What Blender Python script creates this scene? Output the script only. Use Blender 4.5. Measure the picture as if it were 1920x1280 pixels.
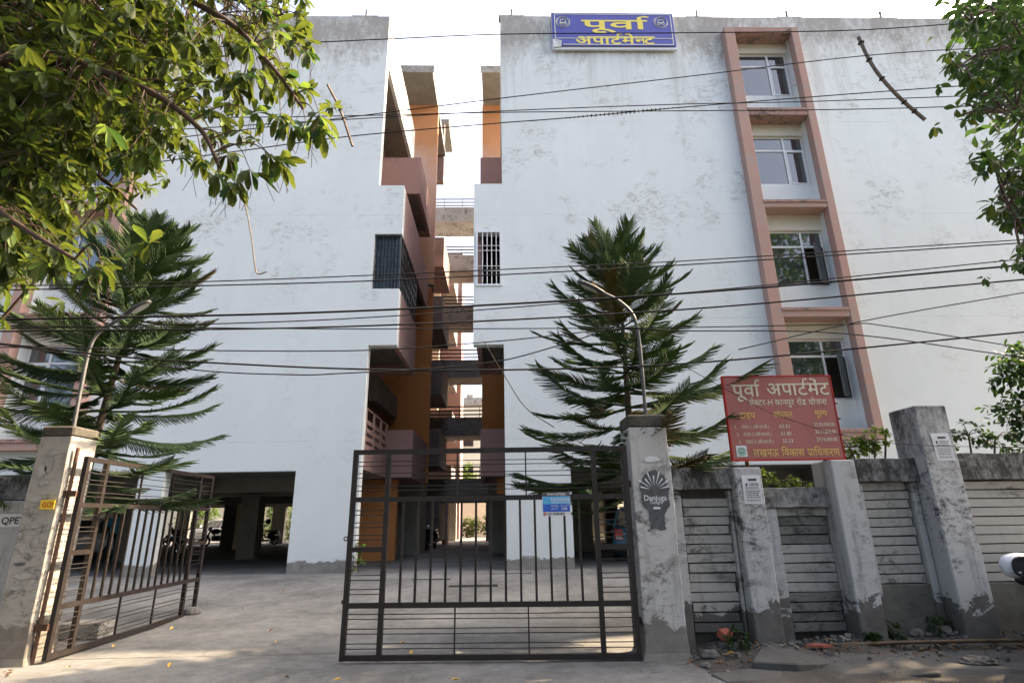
import bpy, bmesh, math, random
import numpy as np
from mathutils import Vector, Matrix, noise as mnoise

for o in list(bpy.data.objects):
    bpy.data.objects.remove(o)
S = bpy.context.scene
COL = S.collection
R = math.radians
rnd = random.Random(11)

# ------------------------------------------------------------------ camera
cd = bpy.data.cameras.new('camera')
cd.sensor_width = 36.0
cd.lens = 36.0 * 1050 / 1920
cd.clip_start, cd.clip_end = 0.05, 2000
co = bpy.data.objects.new('camera', cd)
COL.objects.link(co)
yaw, pit, rol = R(-1.4145), R(17.57), R(.921)
fwd = Vector((-math.sin(yaw) * math.cos(pit), math.cos(yaw) * math.cos(pit), math.sin(pit)))
rt = Vector((math.cos(yaw), math.sin(yaw), 0))
up = rt.cross(fwd)
r2 = rt * math.cos(rol) - up * math.sin(rol)
u2 = up * math.cos(rol) + rt * math.sin(rol)
co.matrix_world = Matrix(((r2.x, u2.x, -fwd.x, 0), (r2.y, u2.y, -fwd.y, 0), (r2.z, u2.z, -fwd.z, 1.5), (0, 0, 0, 1)))
S.camera = co

# ------------------------------------------------------------------ sky, sun, exposure
SUN_EL, SUN_AZ = R(40), R(70.5)       # azimuth measured from +Y (behind the building) towards +X
W = bpy.data.worlds.new('World')
S.world = W
W.use_nodes = True
wn = W.node_tree.nodes
wn.clear()
sky = wn.new('ShaderNodeTexSky')
sky.sky_type = 'NISHITA'
sky.sun_disc = False
sky.sun_elevation = SUN_EL
sky.sun_rotation = SUN_AZ
sky.air_density, sky.dust_density, sky.ozone_density = 0.8, 10.0, 0.0
bg = wn.new('ShaderNodeBackground')
bg.inputs['Strength'].default_value = 0.15
wo = wn.new('ShaderNodeOutputWorld')
W.node_tree.links.new(sky.outputs[0], bg.inputs[0])
W.node_tree.links.new(bg.outputs[0], wo.inputs[0])
sl = bpy.data.lights.new('sun', 'SUN')
sl.energy = 3.6
sl.angle = R(0.6)
sl.color = (1.0, .76, .50)
so = bpy.data.objects.new('sun', sl)
COL.objects.link(so)
sdir = Vector((math.sin(SUN_AZ) * math.cos(SUN_EL), math.cos(SUN_AZ) * math.cos(SUN_EL), math.sin(SUN_EL)))
so.rotation_euler = sdir.to_track_quat('Z', 'Y').to_euler()
S.view_settings.view_transform = 'Standard'
S.view_settings.look = 'None'
S.view_settings.gamma = 1.0
S.view_settings.use_curve_mapping = False
S.view_settings.exposure = 2.33
try:
    S.cycles.use_denoising = True
    S.cycles.max_bounces = 8
    S.cycles.diffuse_bounces = 5
    S.cycles.transparent_max_bounces = 12
    S.cycles.sample_clamp_indirect = 8
except Exception:
    pass

# ------------------------------------------------------------------ materials
def nd(nt, typ, **kw):
    n = nt.nodes.new(typ)
    for k, v in kw.items():
        if k.startswith('i_'):
            key = k[2:]
            n.inputs[int(key) if key.isdigit() else key.replace('_', ' ')].default_value = v
        else:
            setattr(n, k, v)
    return n

def new_mat(name):
    m = bpy.data.materials.new(name)
    m.use_nodes = True
    nt = m.node_tree
    return m, nt, nt.nodes['Principled BSDF']

def ramp(nt, fac, stops, interp='LINEAR'):
    r = nt.nodes.new('ShaderNodeValToRGB')
    r.color_ramp.interpolation = interp
    e = r.color_ramp.elements
    e[0].position, e[0].color = stops[0][0], col4(stops[0][1])
    e[1].position, e[1].color = stops[-1][0], col4(stops[-1][1])
    for p, c in stops[1:-1]:
        x = e.new(p)
        x.color = col4(c)
    nt.links.new(fac, r.inputs[0])
    return r

def col4(c):
    if isinstance(c, (int, float)):
        return (c, c, c, 1)
    return (c[0], c[1], c[2], 1)

def noise(nt, scale, detail=6, rough=.6, stretch=None, distort=0.0, offs=(0, 0, 0)):
    g = nt.nodes.new('ShaderNodeNewGeometry')
    mp = nt.nodes.new('ShaderNodeMapping')
    mp.inputs['Scale'].default_value = stretch or (1, 1, 1)
    mp.inputs['Location'].default_value = offs
    nt.links.new(g.outputs['Position'], mp.inputs[0])
    n = nt.nodes.new('ShaderNodeTexNoise')
    n.inputs['Scale'].default_value = scale
    n.inputs['Detail'].default_value = detail
    n.inputs['Roughness'].default_value = rough
    n.inputs['Distortion'].default_value = distort
    nt.links.new(mp.outputs[0], n.inputs['Vector'])
    return n.outputs['Fac']

def posz(nt, lo, hi):
    g = nt.nodes.new('ShaderNodeNewGeometry')
    s = nt.nodes.new('ShaderNodeSeparateXYZ')
    nt.links.new(g.outputs['Position'], s.inputs[0])
    m = nt.nodes.new('ShaderNodeMapRange')
    m.inputs['From Min'].default_value = lo
    m.inputs['From Max'].default_value = hi
    nt.links.new(s.outputs['Z'], m.inputs['Value'])
    return m.outputs[0]

def math_(nt, op, a, b=None, clamp=False):
    m = nt.nodes.new('ShaderNodeMath')
    m.operation = op
    m.use_clamp = clamp
    for i, x in enumerate((a, b)):
        if x is None:
            continue
        if isinstance(x, (int, float)):
            m.inputs[i].default_value = x
        else:
            nt.links.new(x, m.inputs[i])
    return m.outputs[0]

def mix(nt, fac, a, b):
    m = nt.nodes.new('ShaderNodeMix')
    m.data_type = 'RGBA'
    for sock, x in ((m.inputs[0], fac), (m.inputs[6], a), (m.inputs[7], b)):
        if isinstance(x, (int, float)):
            sock.default_value = x if sock == m.inputs[0] else (x, x, x, 1)
        elif isinstance(x, tuple):
            sock.default_value = col4(x)
        else:
            nt.links.new(x, sock)
    return m.outputs[2]

def bump(nt, b, height, strength=.3, dist=.01):
    bp = nt.nodes.new('ShaderNodeBump')
    bp.inputs['Strength'].default_value = strength
    bp.inputs['Distance'].default_value = dist
    nt.links.new(height, bp.inputs['Height'])
    nt.links.new(bp.outputs[0], b.inputs['Normal'])

def plain(name, c, rough=.7, metal=0.0, var=.25, scale=6, bmp=.15, spec=.4):
    """a real surface: colour that drifts with noise, faint relief"""
    m, nt, b = new_mat(name)
    n = noise(nt, scale, 7, .65)
    lo = tuple(x * (1 - var) for x in c)
    hi = tuple(min(1, x * (1 + var)) for x in c)
    r = ramp(nt, n, [(.3, lo), (.7, hi)])
    nt.links.new(r.outputs[0], b.inputs['Base Color'])
    b.inputs['Roughness'].default_value = rough
    b.inputs['Metallic'].default_value = metal
    b.inputs['Specular IOR Level'].default_value = spec
    if bmp:
        bump(nt, b, noise(nt, scale * 9, 5, .7), bmp, .006)
    return m

def weathered(name, base, dirt, top=None, band=None, amount=.5, seed=0, patch=.56, line_pitch=None, hfade=None, wet=None):
    """painted plaster: flaked blotches, vertical rain streaks, mould near the top edge, peeled band at the foot"""
    m, nt, b = new_mat(name)
    of = (seed * 7.3, seed * 3.1, seed * 1.7)
    big = noise(nt, .55, 5, .6, None, .4, of)
    fine = noise(nt, 7, 10, .9, (1, 1, 1.7), .0, of)
    streak = noise(nt, 2.2, 6, .7, (1, 1, .10), 0, of)
    patchm = ramp(nt, big, [(patch, 0), (patch + .12, 1)]).outputs[0]
    flake = ramp(nt, fine, [(.50, 0), (.57, 1)]).outputs[0]
    d1 = math_(nt, 'MULTIPLY', patchm, flake)
    d2 = ramp(nt, streak, [(.56, 0), (.75, .55)]).outputs[0]
    d2 = math_(nt, 'MULTIPLY', d2, ramp(nt, noise(nt, 5, 6, .7, None, 0, of), [(.35, 0), (.65, 1)]).outputs[0])
    rag = ramp(nt, math_(nt, 'ADD', math_(nt, 'MULTIPLY', fine, .5), math_(nt, 'MULTIPLY', noise(nt, 2.6, 8, .75, (1, 1, 1.3), .6, of), .5)), [(.50, 0), (.56, 1)]).outputs[0]
    d3 = math_(nt, 'MULTIPLY', ramp(nt, big, [(patch - .06, 0), (patch + .05, 1)]).outputs[0], rag)
    d = math_(nt, 'MAXIMUM', math_(nt, 'MULTIPLY', math_(nt, 'MAXIMUM', d1, d3), amount), math_(nt, 'MULTIPLY', d2, amount * .55))
    if wet:
        w_ = noise(nt, wet[0], 7, .7, (1, 1, .07), .15, (of[0] + 3, of[1], of[2]))
        w_ = math_(nt, 'ADD', math_(nt, 'MULTIPLY', w_, .7), math_(nt, 'MULTIPLY', fine, .3))
        d = math_(nt, 'MAXIMUM', d, math_(nt, 'MULTIPLY', ramp(nt, w_, [(.52, 0), (.66, 1)]).outputs[0], wet[1] * .75))
    if top:
        z = posz(nt, top[0], top[1])
        k = top[3] if len(top) > 3 else 1.0
        gr_ = math_(nt, 'ADD', math_(nt, 'MULTIPLY', noise(nt, 1.0 * k, 7, .7, (1, 1, .55), .4, of), .5),
                    math_(nt, 'MULTIPLY', noise(nt, 6.5 * k, 9, .85, (1, 1, .5), .1, of), .5))
        v_ = math_(nt, 'ADD', gr_, math_(nt, 'MULTIPLY', math_(nt, 'SUBTRACT', z, 1.0), .42))
        mould = ramp(nt, v_, [(.36, 0), (.52, 1)]).outputs[0]
        d = math_(nt, 'MAXIMUM', d, math_(nt, 'MULTIPLY', mould, top[2]))
    tone = ramp(nt, noise(nt, .8, 5, .6, (1, 1, .6), 0, (of[0] + 9, of[1], of[2])),
                [(.3, tuple(x * .93 for x in base)), (.7, base)]).outputs[0]
    if hfade:
        # rain streaks running down from the parapet
        s_ = noise(nt, 1.5, 8, .75, (1, 1, .035), .1, of)
        zs = posz(nt, 12.2, 17.8)
        s_ = math_(nt, 'ADD', s_, math_(nt, 'MULTIPLY', math_(nt, 'SUBTRACT', zs, 1.0), .16))
        s_ = math_(nt, 'MULTIPLY', ramp(nt, s_, [(.45, 0), (.62, 1)]).outputs[0], ramp(nt, fine, [(.3, .35), (.6, 1)]).outputs[0])
        d = math_(nt, 'MAXIMUM', d, math_(nt, 'MULTIPLY', s_, .75))
        d = math_(nt, 'MULTIPLY', d, ramp(nt, posz(nt, hfade[0], hfade[1]), [(0, hfade[2]), (1, 1)]).outputs[0])
    c = mix(nt, math_(nt, 'MINIMUM', d, 1.0), tone, dirt)
    hgt = math_(nt, 'SUBTRACT', fine, math_(nt, 'MULTIPLY', d, .6))
    if line_pitch:
        g = nt.nodes.new('ShaderNodeNewGeometry')
        s = nt.nodes.new('ShaderNodeSeparateXYZ')
        nt.links.new(g.outputs['Position'], s.inputs[0])
        zw = math_(nt, 'ADD', s.outputs['Z'], math_(nt, 'MULTIPLY', noise(nt, .5, 2), .03))
        fr = math_(nt, 'FRACT', math_(nt, 'DIVIDE', math_(nt, 'SUBTRACT', zw, line_pitch[0]), line_pitch[1]))
        ln = math_(nt, 'LESS_THAN', fr, .011 / line_pitch[1])
        ln = math_(nt, 'MULTIPLY', ln, ramp(nt, noise(nt, 1.3, 4, .6), [(.35, .1), (.6, .55)]).outputs[0])
        c = mix(nt, ln, c, dirt)
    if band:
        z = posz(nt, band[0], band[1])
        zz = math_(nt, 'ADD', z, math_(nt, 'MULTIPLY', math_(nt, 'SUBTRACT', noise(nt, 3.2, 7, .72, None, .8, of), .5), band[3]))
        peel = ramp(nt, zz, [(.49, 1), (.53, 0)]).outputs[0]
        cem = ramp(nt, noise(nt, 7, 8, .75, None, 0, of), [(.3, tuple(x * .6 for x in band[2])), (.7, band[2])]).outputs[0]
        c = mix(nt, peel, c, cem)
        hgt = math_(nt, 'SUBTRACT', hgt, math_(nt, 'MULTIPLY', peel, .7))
    nt.links.new(c, b.inputs['Base Color'])
    b.inputs['Roughness'].default_value = .88
    b.inputs['Specular IOR Level'].default_value = .25
    bump(nt, b, hgt, .35, .008)
    return m

WHITE = (.705, .75, .745)
GREY = (.30, .29, .27)
M = {}
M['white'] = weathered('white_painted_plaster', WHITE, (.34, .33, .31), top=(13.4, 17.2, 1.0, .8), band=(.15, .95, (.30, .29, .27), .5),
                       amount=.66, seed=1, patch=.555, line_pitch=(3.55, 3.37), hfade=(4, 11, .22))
M['cream'] = plain('cream_plaster', (.62, .59, .50), .85, 0, .06, 3)
M['pink'] = weathered('salmon_pink_plaster', (.43, .27, .222), (.36, .30, .26), top=(15.6, 17.5, .9, 2), amount=.9, seed=3, patch=.47, wet=(4, .7))
def orange_by_height():
    m, nt, b = new_mat('orange_paint_peach_above')
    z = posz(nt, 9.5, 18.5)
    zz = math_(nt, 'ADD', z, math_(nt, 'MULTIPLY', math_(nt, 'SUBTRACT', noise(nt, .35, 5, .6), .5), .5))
    f = ramp(nt, zz, [(.05, 0), (.45, 1), (.80, 1), (.97, .15)]).outputs[0]  # turns to pale peach higher up, back to orange near the top
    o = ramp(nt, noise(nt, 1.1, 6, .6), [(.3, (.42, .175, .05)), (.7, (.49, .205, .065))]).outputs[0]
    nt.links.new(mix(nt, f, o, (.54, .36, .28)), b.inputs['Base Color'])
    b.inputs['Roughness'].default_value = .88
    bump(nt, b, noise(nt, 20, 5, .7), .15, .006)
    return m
M['orange'] = orange_by_height()
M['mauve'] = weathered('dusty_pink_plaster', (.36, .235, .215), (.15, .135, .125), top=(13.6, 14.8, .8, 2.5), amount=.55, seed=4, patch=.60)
M['concrete'] = weathered('stained_concrete', (.33, .325, .305), (.06, .06, .055), amount=.85, seed=5, patch=.44)
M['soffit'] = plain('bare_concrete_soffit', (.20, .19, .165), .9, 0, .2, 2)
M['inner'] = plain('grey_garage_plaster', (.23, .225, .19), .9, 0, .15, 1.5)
M['wallpost'] = weathered('mouldy_whitewash', (.47, .47, .465), (.035, .035, .032), top=(.7, 2.9, .92, 2.2), band=(.1, .95, (.15, .145, .135), 1.7),
                          amount=.9, seed=6, patch=.52, wet=(5, 1.0))
M['pillar'] = weathered('flaking_whitewash', (.50, .49, .47), (.08, .078, .07), top=(1.3, 3.1, .9, 2.4), band=(.0, .75, (.22, .21, .19), .9),
                        amount=.9, seed=8, patch=.46, wet=(6, .8))
M['coping'] = weathered('black_mould_coping', (.36, .355, .34), (.028, .028, .026), top=(.2, 2.0, .95, 2.6), amount=.95, seed=9, patch=.42, wet=(7, 1.0))
M['plank'] = weathered('old_painted_cement_plank', (.40, .385, .35), (.07, .067, .06), band=(.12, .72, (.13, .125, .115), 1.2), amount=.85, seed=10, patch=.50, top=(.8, 2.6, .85, 2.6), wet=(6, .6))
M['plankdark'] = weathered('bare_cement_plank', (.20, .195, .175), (.04, .04, .036), amount=.9, seed=12, patch=.44)
M['recess'] = plain('damp_cement', (.12, .115, .10), .95, 0, .4, 4)
M['gate'] = plain('dark_gate_paint', (.018, .013, .011), .5, .0, .4, 14, .1)
M['gate_brown'] = plain('brown_gate_paint', (.085, .045, .03), .5, .0, .45, 9, .12)
M['steel'] = plain('grey_painted_steel', (.085, .087, .086), .5, .35, .25, 12)
M['galv'] = plain('galvanised_pipe', (.105, .108, .108), .5, .3, .25, 10)
M['alu'] = plain('white_aluminium', (.68, .69, .70), .35, .1, .05, 8, 0)
M['black'] = plain('black_rubber', (.012, .012, .013), .55, 0, .3, 20, .1)
M['blackpl'] = plain('black_plastic', (.015, .015, .016), .3, 0, .2, 12, 0)
M['cable'] = plain('black_cable', (.008, .008, .009), .85, 0, .3, 9, 0)
M['wood'] = plain('weathered_wood', (.16, .125, .095), .85, 0, .4, 18, .3)
M['bamboo'] = plain('old_bamboo', (.10, .07, .04), .6, 0, .35, 9, .2)
M['bark'] = plain('pine_bark', (.085, .062, .046), .9, 0, .35, 14, .6)
M['twig'] = plain('brown_twig', (.065, .04, .026), .8, 0, .35, 20, .3)
M['ledge'] = weathered('mould_stained_ledge', (.38, .24, .20), (.10, .09, .08), amount=.9, seed=14, patch=.42)
M['mauvegrey'] = plain('grey_mauve_plaster', (.20, .17, .16), .9, 0, .2, 1.5)  # greyer and darker than the dusty pink plaster
M['rust'] = plain('rusty_steel', (.075, .04, .025), .8, .2, .5, 16, .3)
M['yellowpl'] = plain('yellow_sticker', (.75, .55, .03), .5, 0, .1, 6, 0)
M['redink'] = plain('red_ink', (.50, .03, .02), .6, 0, .1, 6, 0)
M['darkink'] = plain('dark_ink', (.03, .03, .035), .7, 0, .2, 9, 0)
M['paper'] = plain('white_notice_paper', (.66, .67, .68), .75, 0, .06, 7, .1)
M['brick'] = plain('red_brick', (.30, .09, .06), .9, 0, .35, 20, .4)
M['stone'] = plain('grey_rubble', (.13, .125, .115), .95, 0, .4, 9, .6)
M['sack'] = plain('dirty_sackcloth', (.17, .155, .135), .9, 0, .35, 12, .5)

def glassy(name, c, alpha):
    m, nt, b = new_mat(name)
    b.inputs['Base Color'].default_value = col4(c)
    b.inputs['Roughness'].default_value = .04
    b.inputs['Specular IOR Level'].default_value = .8
    b.inputs['IOR'].default_value = 2.1
    bump(nt, b, noise(nt, 2.2, 2, .5), .06, .03)
    t = nt.nodes.new('ShaderNodeBsdfTransparent')
    t.inputs[0].default_value = (.75, .8, .82, 1)
    ms = nt.nodes.new('ShaderNodeMixShader')
    ms.inputs[0].default_value = alpha
    out = nt.nodes['Material Output']
    nt.links.new(b.outputs[0], ms.inputs[1])
    nt.links.new(t.outputs[0], ms.inputs[2])
    nt.links.new(ms.outputs[0], out.inputs[0])
    return m
M['glass'] = glassy('window_glass', (.045, .052, .058), .28)
M['carglass'] = glassy('car_glass', (.012, .014, .016), .25)

def leafmat(name, a, bcol, trans, rough=.42, hue=None):
    m, nt, b = new_mat(name)
    oi = nt.nodes.new('ShaderNodeObjectInfo')
    n = noise(nt, 3.1, 4, .6)
    n2 = noise(nt, 21, 2, .5)
    f = math_(nt, 'ADD', math_(nt, 'MULTIPLY', n, .55), math_(nt, 'MULTIPLY', n2, .45))
    f = math_(nt, 'ADD', f, math_(nt, 'MULTIPLY', math_(nt, 'SUBTRACT', oi.outputs['Random'], .5), .25))
    stops = [(.32, a), (.62, bcol)]
    if hue:
        stops += [(.74, hue)]
    r = ramp(nt, f, stops)
    nt.links.new(r.outputs[0], b.inputs['Base Color'])
    b.inputs['Roughness'].default_value = rough + .12
    b.inputs['Specular IOR Level'].default_value = .22
    tr = nt.nodes.new('ShaderNodeBsdfTranslucent')
    g = mix(nt, .5, r.outputs[0], trans)
    nt.links.new(g, tr.inputs[0])
    ms = nt.nodes.new('ShaderNodeMixShader')
    ms.inputs[0].default_value = .33
    out = nt.nodes['Material Output']
    nt.links.new(b.outputs[0], ms.inputs[1])
    nt.links.new(tr.outputs[0], ms.inputs[2])
    nt.links.new(ms.outputs[0], out.inputs[0])
    return m
M['leaf'] = leafmat('broad_leaf', (.018, .032, .010), (.045, .068, .017), (.25, .31, .03), .5, (.11, .115, .025))
M['leafdark'] = leafmat('dark_broad_leaf', (.014, .034, .012), (.032, .064, .018), (.10, .20, .03))
M['leafbright'] = leafmat('backlit_and_light_green_leaf', (.06, .11, .02), (.11, .17, .03), (.30, .42, .05))  # light green; on the trees the sunlit, backlit look is put into the colour
M['needle'] = leafmat('pine_needles', (.045, .080, .042), (.085, .135, .055), (.12, .18, .05), .75)
M['needle_dry'] = leafmat('dry_pine_needles', (.07, .075, .03), (.13, .10, .035), (.12, .12, .04), .6)
M['deadleaf'] = plain('yellow_fallen_leaf', (.50, .32, .05), .7, 0, .3, 30, 0)
M['brownleaf'] = plain('brown_dry_leaf', (.17, .095, .045), .8, 0, .4, 30, 0)

def paint(name, c, rough=.22, coat=.6):
    m, nt, b = new_mat(name)
    n = noise(nt, 3, 5, .6)
    r = ramp(nt, n, [(.3, tuple(x * .9 for x in c)), (.7, c)])
    nt.links.new(r.outputs[0], b.inputs['Base Color'])
    b.inputs['Roughness'].default_value = rough
    b.inputs['Coat Weight'].default_value = coat
    b.inputs['Coat Roughness'].default_value = .06
    return m
M['carblue'] = paint('blue_car_paint', (.05, .17, .27))
M['carwhite'] = paint('white_car_paint', (.72, .73, .74))
M['bikepaint'] = paint('dark_motorcycle_paint', (.02, .02, .025))
M['redlens'] = paint('red_lamp_lens', (.42, .02, .02), .12)
M['clearlens'] = paint('clear_lamp_lens', (.55, .55, .55), .1)
M['chrome'] = plain('chrome', (.6, .6, .6), .12, 1.0, .05, 5, 0)
M['skin'] = plain('brown_skin', (.25, .13, .085), .6, 0, .1, 8, 0)
M['shirt'] = plain('blue_shirt', (.08, .42, .72), .85, 0, .12, 12, .2)
M['trousers'] = plain('dark_trousers', (.03, .03, .04), .9, 0, .2, 12, .2)
M['hair'] = plain('black_hair', (.012, .010, .010), .6, 0, .2, 20, 0)

# ------------------------------------------------------------------ mesh helpers
class MB:
    def __init__(s):
        s.v, s.f = [], []
    def quad(s, a, b, c, d):
        n = len(s.v)
        s.v += [tuple(a), tuple(b), tuple(c), tuple(d)]
        s.f.append((n, n + 1, n + 2, n + 3))
        return s
    def poly(s, pts):
        n = len(s.v)
        s.v += [tuple(p) for p in pts]
        s.f.append(tuple(range(n, n + len(pts))))
        return s
    def box(s, x0, x1, y0, y1, z0, z1):
        n = len(s.v)
        s.v += [(x0, y0, z0), (x1, y0, z0), (x1, y1, z0), (x0, y1, z0), (x0, y0, z1), (x1, y0, z1), (x1, y1, z1), (x0, y1, z1)]
        for f in ((0, 3, 2, 1), (4, 5, 6, 7), (0, 1, 5, 4), (1, 2, 6, 5), (2, 3, 7, 6), (3, 0, 4, 7)):
            s.f.append(tuple(i + n for i in f))
        return s
    def prism(s, pts, axis, a, b):
        """polygon pts (2D) extruded along axis from a to b"""
        def P(p, t):
            return {'x': (t, p[0], p[1]), 'y': (p[0], t, p[1]), 'z': (p[0], p[1], t)}[axis]
        n = len(s.v)
        k = len(pts)
        s.v += [P(p, a) for p in pts] + [P(p, b) for p in pts]
        s.f.append(tuple(range(n, n + k)))
        s.f.append(tuple(range(n + 2 * k - 1, n + k - 1, -1)))
        for i in range(k):
            j = (i + 1) % k
            s.f.append((n + i, n + k + i, n + k + j, n + j))
        return s
    def tube(s, pts, rad, k=6, caps=True):
        pts = [Vector(p) for p in pts]
        if isinstance(rad, (int, float)):
            rad = [rad] * len(pts)
        n0 = len(s.v)
        ref = None
        for i, p in enumerate(pts):
            d = (pts[min(i + 1, len(pts) - 1)] - pts[max(i - 1, 0)]).normalized()
            if ref is None:
                ref = d.orthogonal().normalized()
            ref = (ref - d * ref.dot(d)).normalized()
            bi = d.cross(ref)
            for j in range(k):
                a = 2 * math.pi * j / k
                s.v.append(tuple(p + (ref * math.cos(a) + bi * math.sin(a)) * rad[i]))
        for i in range(len(pts) - 1):
            for j in range(k):
                q = (j + 1) % k
                s.f.append((n0 + i * k + j, n0 + i * k + q, n0 + (i + 1) * k + q, n0 + (i + 1) * k + j))
        if caps:
            s.f.append(tuple(n0 + j for j in range(k))[::-1])
            s.f.append(tuple(n0 + (len(pts) - 1) * k + j for j in range(k)))
        return s
    def torus(s, c, ax, R0, r0, n=20, k=8):
        c, ax = Vector(c), Vector(ax).normalized()
        u = ax.orthogonal().normalized()
        w = ax.cross(u)
        n0 = len(s.v)
        for i in range(n):
            a = 2 * math.pi * i / n
            rad = u * math.cos(a) + w * math.sin(a)
            for j in range(k):
                b = 2 * math.pi * j / k
                s.v.append(tuple(c + rad * (R0 + r0 * math.cos(b)) + ax * r0 * math.sin(b)))
        for i in range(n):
            for j in range(k):
                s.f.append((n0 + i * k + j, n0 + ((i + 1) % n) * k + j, n0 + ((i + 1) % n) * k + (j + 1) % k, n0 + i * k + (j + 1) % k))
        return s
    def ball(s, c, r, n=12, k=8):
        c = Vector(c)
        if isinstance(r, (int, float)):
            r = (r, r, r)
        n0 = len(s.v)
        for i in range(k + 1):
            t = math.pi * i / k
            for j in range(n):
                a = 2 * math.pi * j / n
                s.v.append((c.x + r[0] * math.sin(t) * math.cos(a), c.y + r[1] * math.sin(t) * math.sin(a), c.z + r[2] * math.cos(t)))
        for i in range(k):
            for j in range(n):
                q = (j + 1) % n
                s.f.append((n0 + i * n + j, n0 + (i + 1) * n + j, n0 + (i + 1) * n + q, n0 + i * n + q))
        return s
    def move(s, mat):
        s.v = [tuple(mat @ Vector(p)) for p in s.v]
        return s
    def mesh(s, name, smooth=False):
        me = bpy.data.meshes.new(name)
        me.from_pydata(s.v, [], s.f)
        me.update()
        if smooth:
            me.polygons.foreach_set('use_smooth', [True] * len(me.polygons))
        return me
    def build(s, name, mat, parent=None, bevel=0, smooth=False, recalc=True):
        me = s.mesh(name, smooth)
        if bevel or recalc:
            bm = bmesh.new()
            bm.from_mesh(me)
            if bevel:
                bmesh.ops.remove_doubles(bm, verts=bm.verts, dist=1e-5)
                es = [e for e in bm.edges if len(e.link_faces) == 2 and e.calc_face_angle(0) > .6]
                bmesh.ops.bevel(bm, geom=es, offset=bevel, segments=1 if bevel < .03 else 2, profile=.6, affect='EDGES')
            bmesh.ops.recalc_face_normals(bm, faces=bm.faces)
            bm.to_mesh(me)
            bm.free()
        me.materials.append(M[mat] if isinstance(mat, str) else mat)
        return link(name, me, parent)

def link(name, me, parent=None):
    o = bpy.data.objects.new(name, me)
    COL.objects.link(o)
    if parent is not None:
        o.parent = parent
        if parent.parent is None:
            o.matrix_parent_inverse = parent.matrix_basis.inverted()
    return o

def tag(o, label, cat, group=None):
    o['label'] = label
    o['category'] = cat
    if group:
        o['group'] = group
    return o

def thing(name, label, cat, loc=(0, 0, 0), group=None, rz=0):
    o = bpy.data.objects.new(name, None)
    o.empty_display_size = .1
    COL.objects.link(o)
    o.location = loc
    o.rotation_euler = (0, 0, rz)
    return tag(o, label, cat, group)

def struct(o):
    o['kind'] = 'structure'
    return o

def stuff(o):
    o['kind'] = 'stuff'
    return o

def kids(o):
    return [c for c in ALLKIDS.get(o.name, [])]

def copy_thing(root, loc=None, rz=None, label=None):
    """copy a thing, its parts and their sub-parts"""
    c = root.copy()
    COL.objects.link(c)
    if loc is not None:
        c.location = loc
    if rz is not None:
        c.rotation_euler = (0, 0, rz)
    if label:
        c['label'] = label
    for ch in list(root.children):
        k = ch.copy()
        COL.objects.link(k)
        k.parent = c
        for g in list(ch.children):
            d = g.copy()
            COL.objects.link(d)
            d.parent = k
    return c

def wall_xz(mb, y0, y1, x0, x1, z0, z1, holes):
    """upright slab between y0 and y1 with rectangular holes (x0,x1,z0,z1)"""
    xs = sorted({x0, x1} | {h[0] for h in holes} | {h[1] for h in holes})
    zs = sorted({z0, z1} | {h[2] for h in holes} | {h[3] for h in holes})
    xs = [x for x in xs if x0 <= x <= x1]
    zs = [z for z in zs if z0 <= z <= z1]
    def solid(i, j):
        if i < 0 or j < 0 or i >= len(xs) - 1 or j >= len(zs) - 1:
            return False
        cx, cz = (xs[i] + xs[i + 1]) / 2, (zs[j] + zs[j + 1]) / 2
        return not any(h[0] < cx < h[1] and h[2] < cz < h[3] for h in holes)
    for i in range(len(xs) - 1):
        for j in range(len(zs) - 1):
            if not solid(i, j):
                continue
            a, b, c, d = xs[i], xs[i + 1], zs[j], zs[j + 1]
            mb.quad((a, y0, c), (b, y0, c), (b, y0, d), (a, y0, d))
            mb.quad((a, y1, c), (a, y1, d), (b, y1, d), (b, y1, c))
            if not solid(i - 1, j):
                mb.quad((a, y0, c), (a, y0, d), (a, y1, d), (a, y1, c))
            if not solid(i + 1, j):
                mb.quad((b, y0, c), (b, y1, c), (b, y1, d), (b, y0, d))
            if not solid(i, j - 1):
                mb.quad((a, y0, c), (a, y1, c), (b, y1, c), (b, y0, c))
            if not solid(i, j + 1):
                mb.quad((a, y0, d), (b, y0, d), (b, y1, d), (a, y1, d))
    return mb
# ------------------------------------------------------------------ ground
def gz(y):
    t = min(1, max(0, (y - 9.0) / 4.5))
    return .29 * t * t * (3 - 2 * t)

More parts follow.
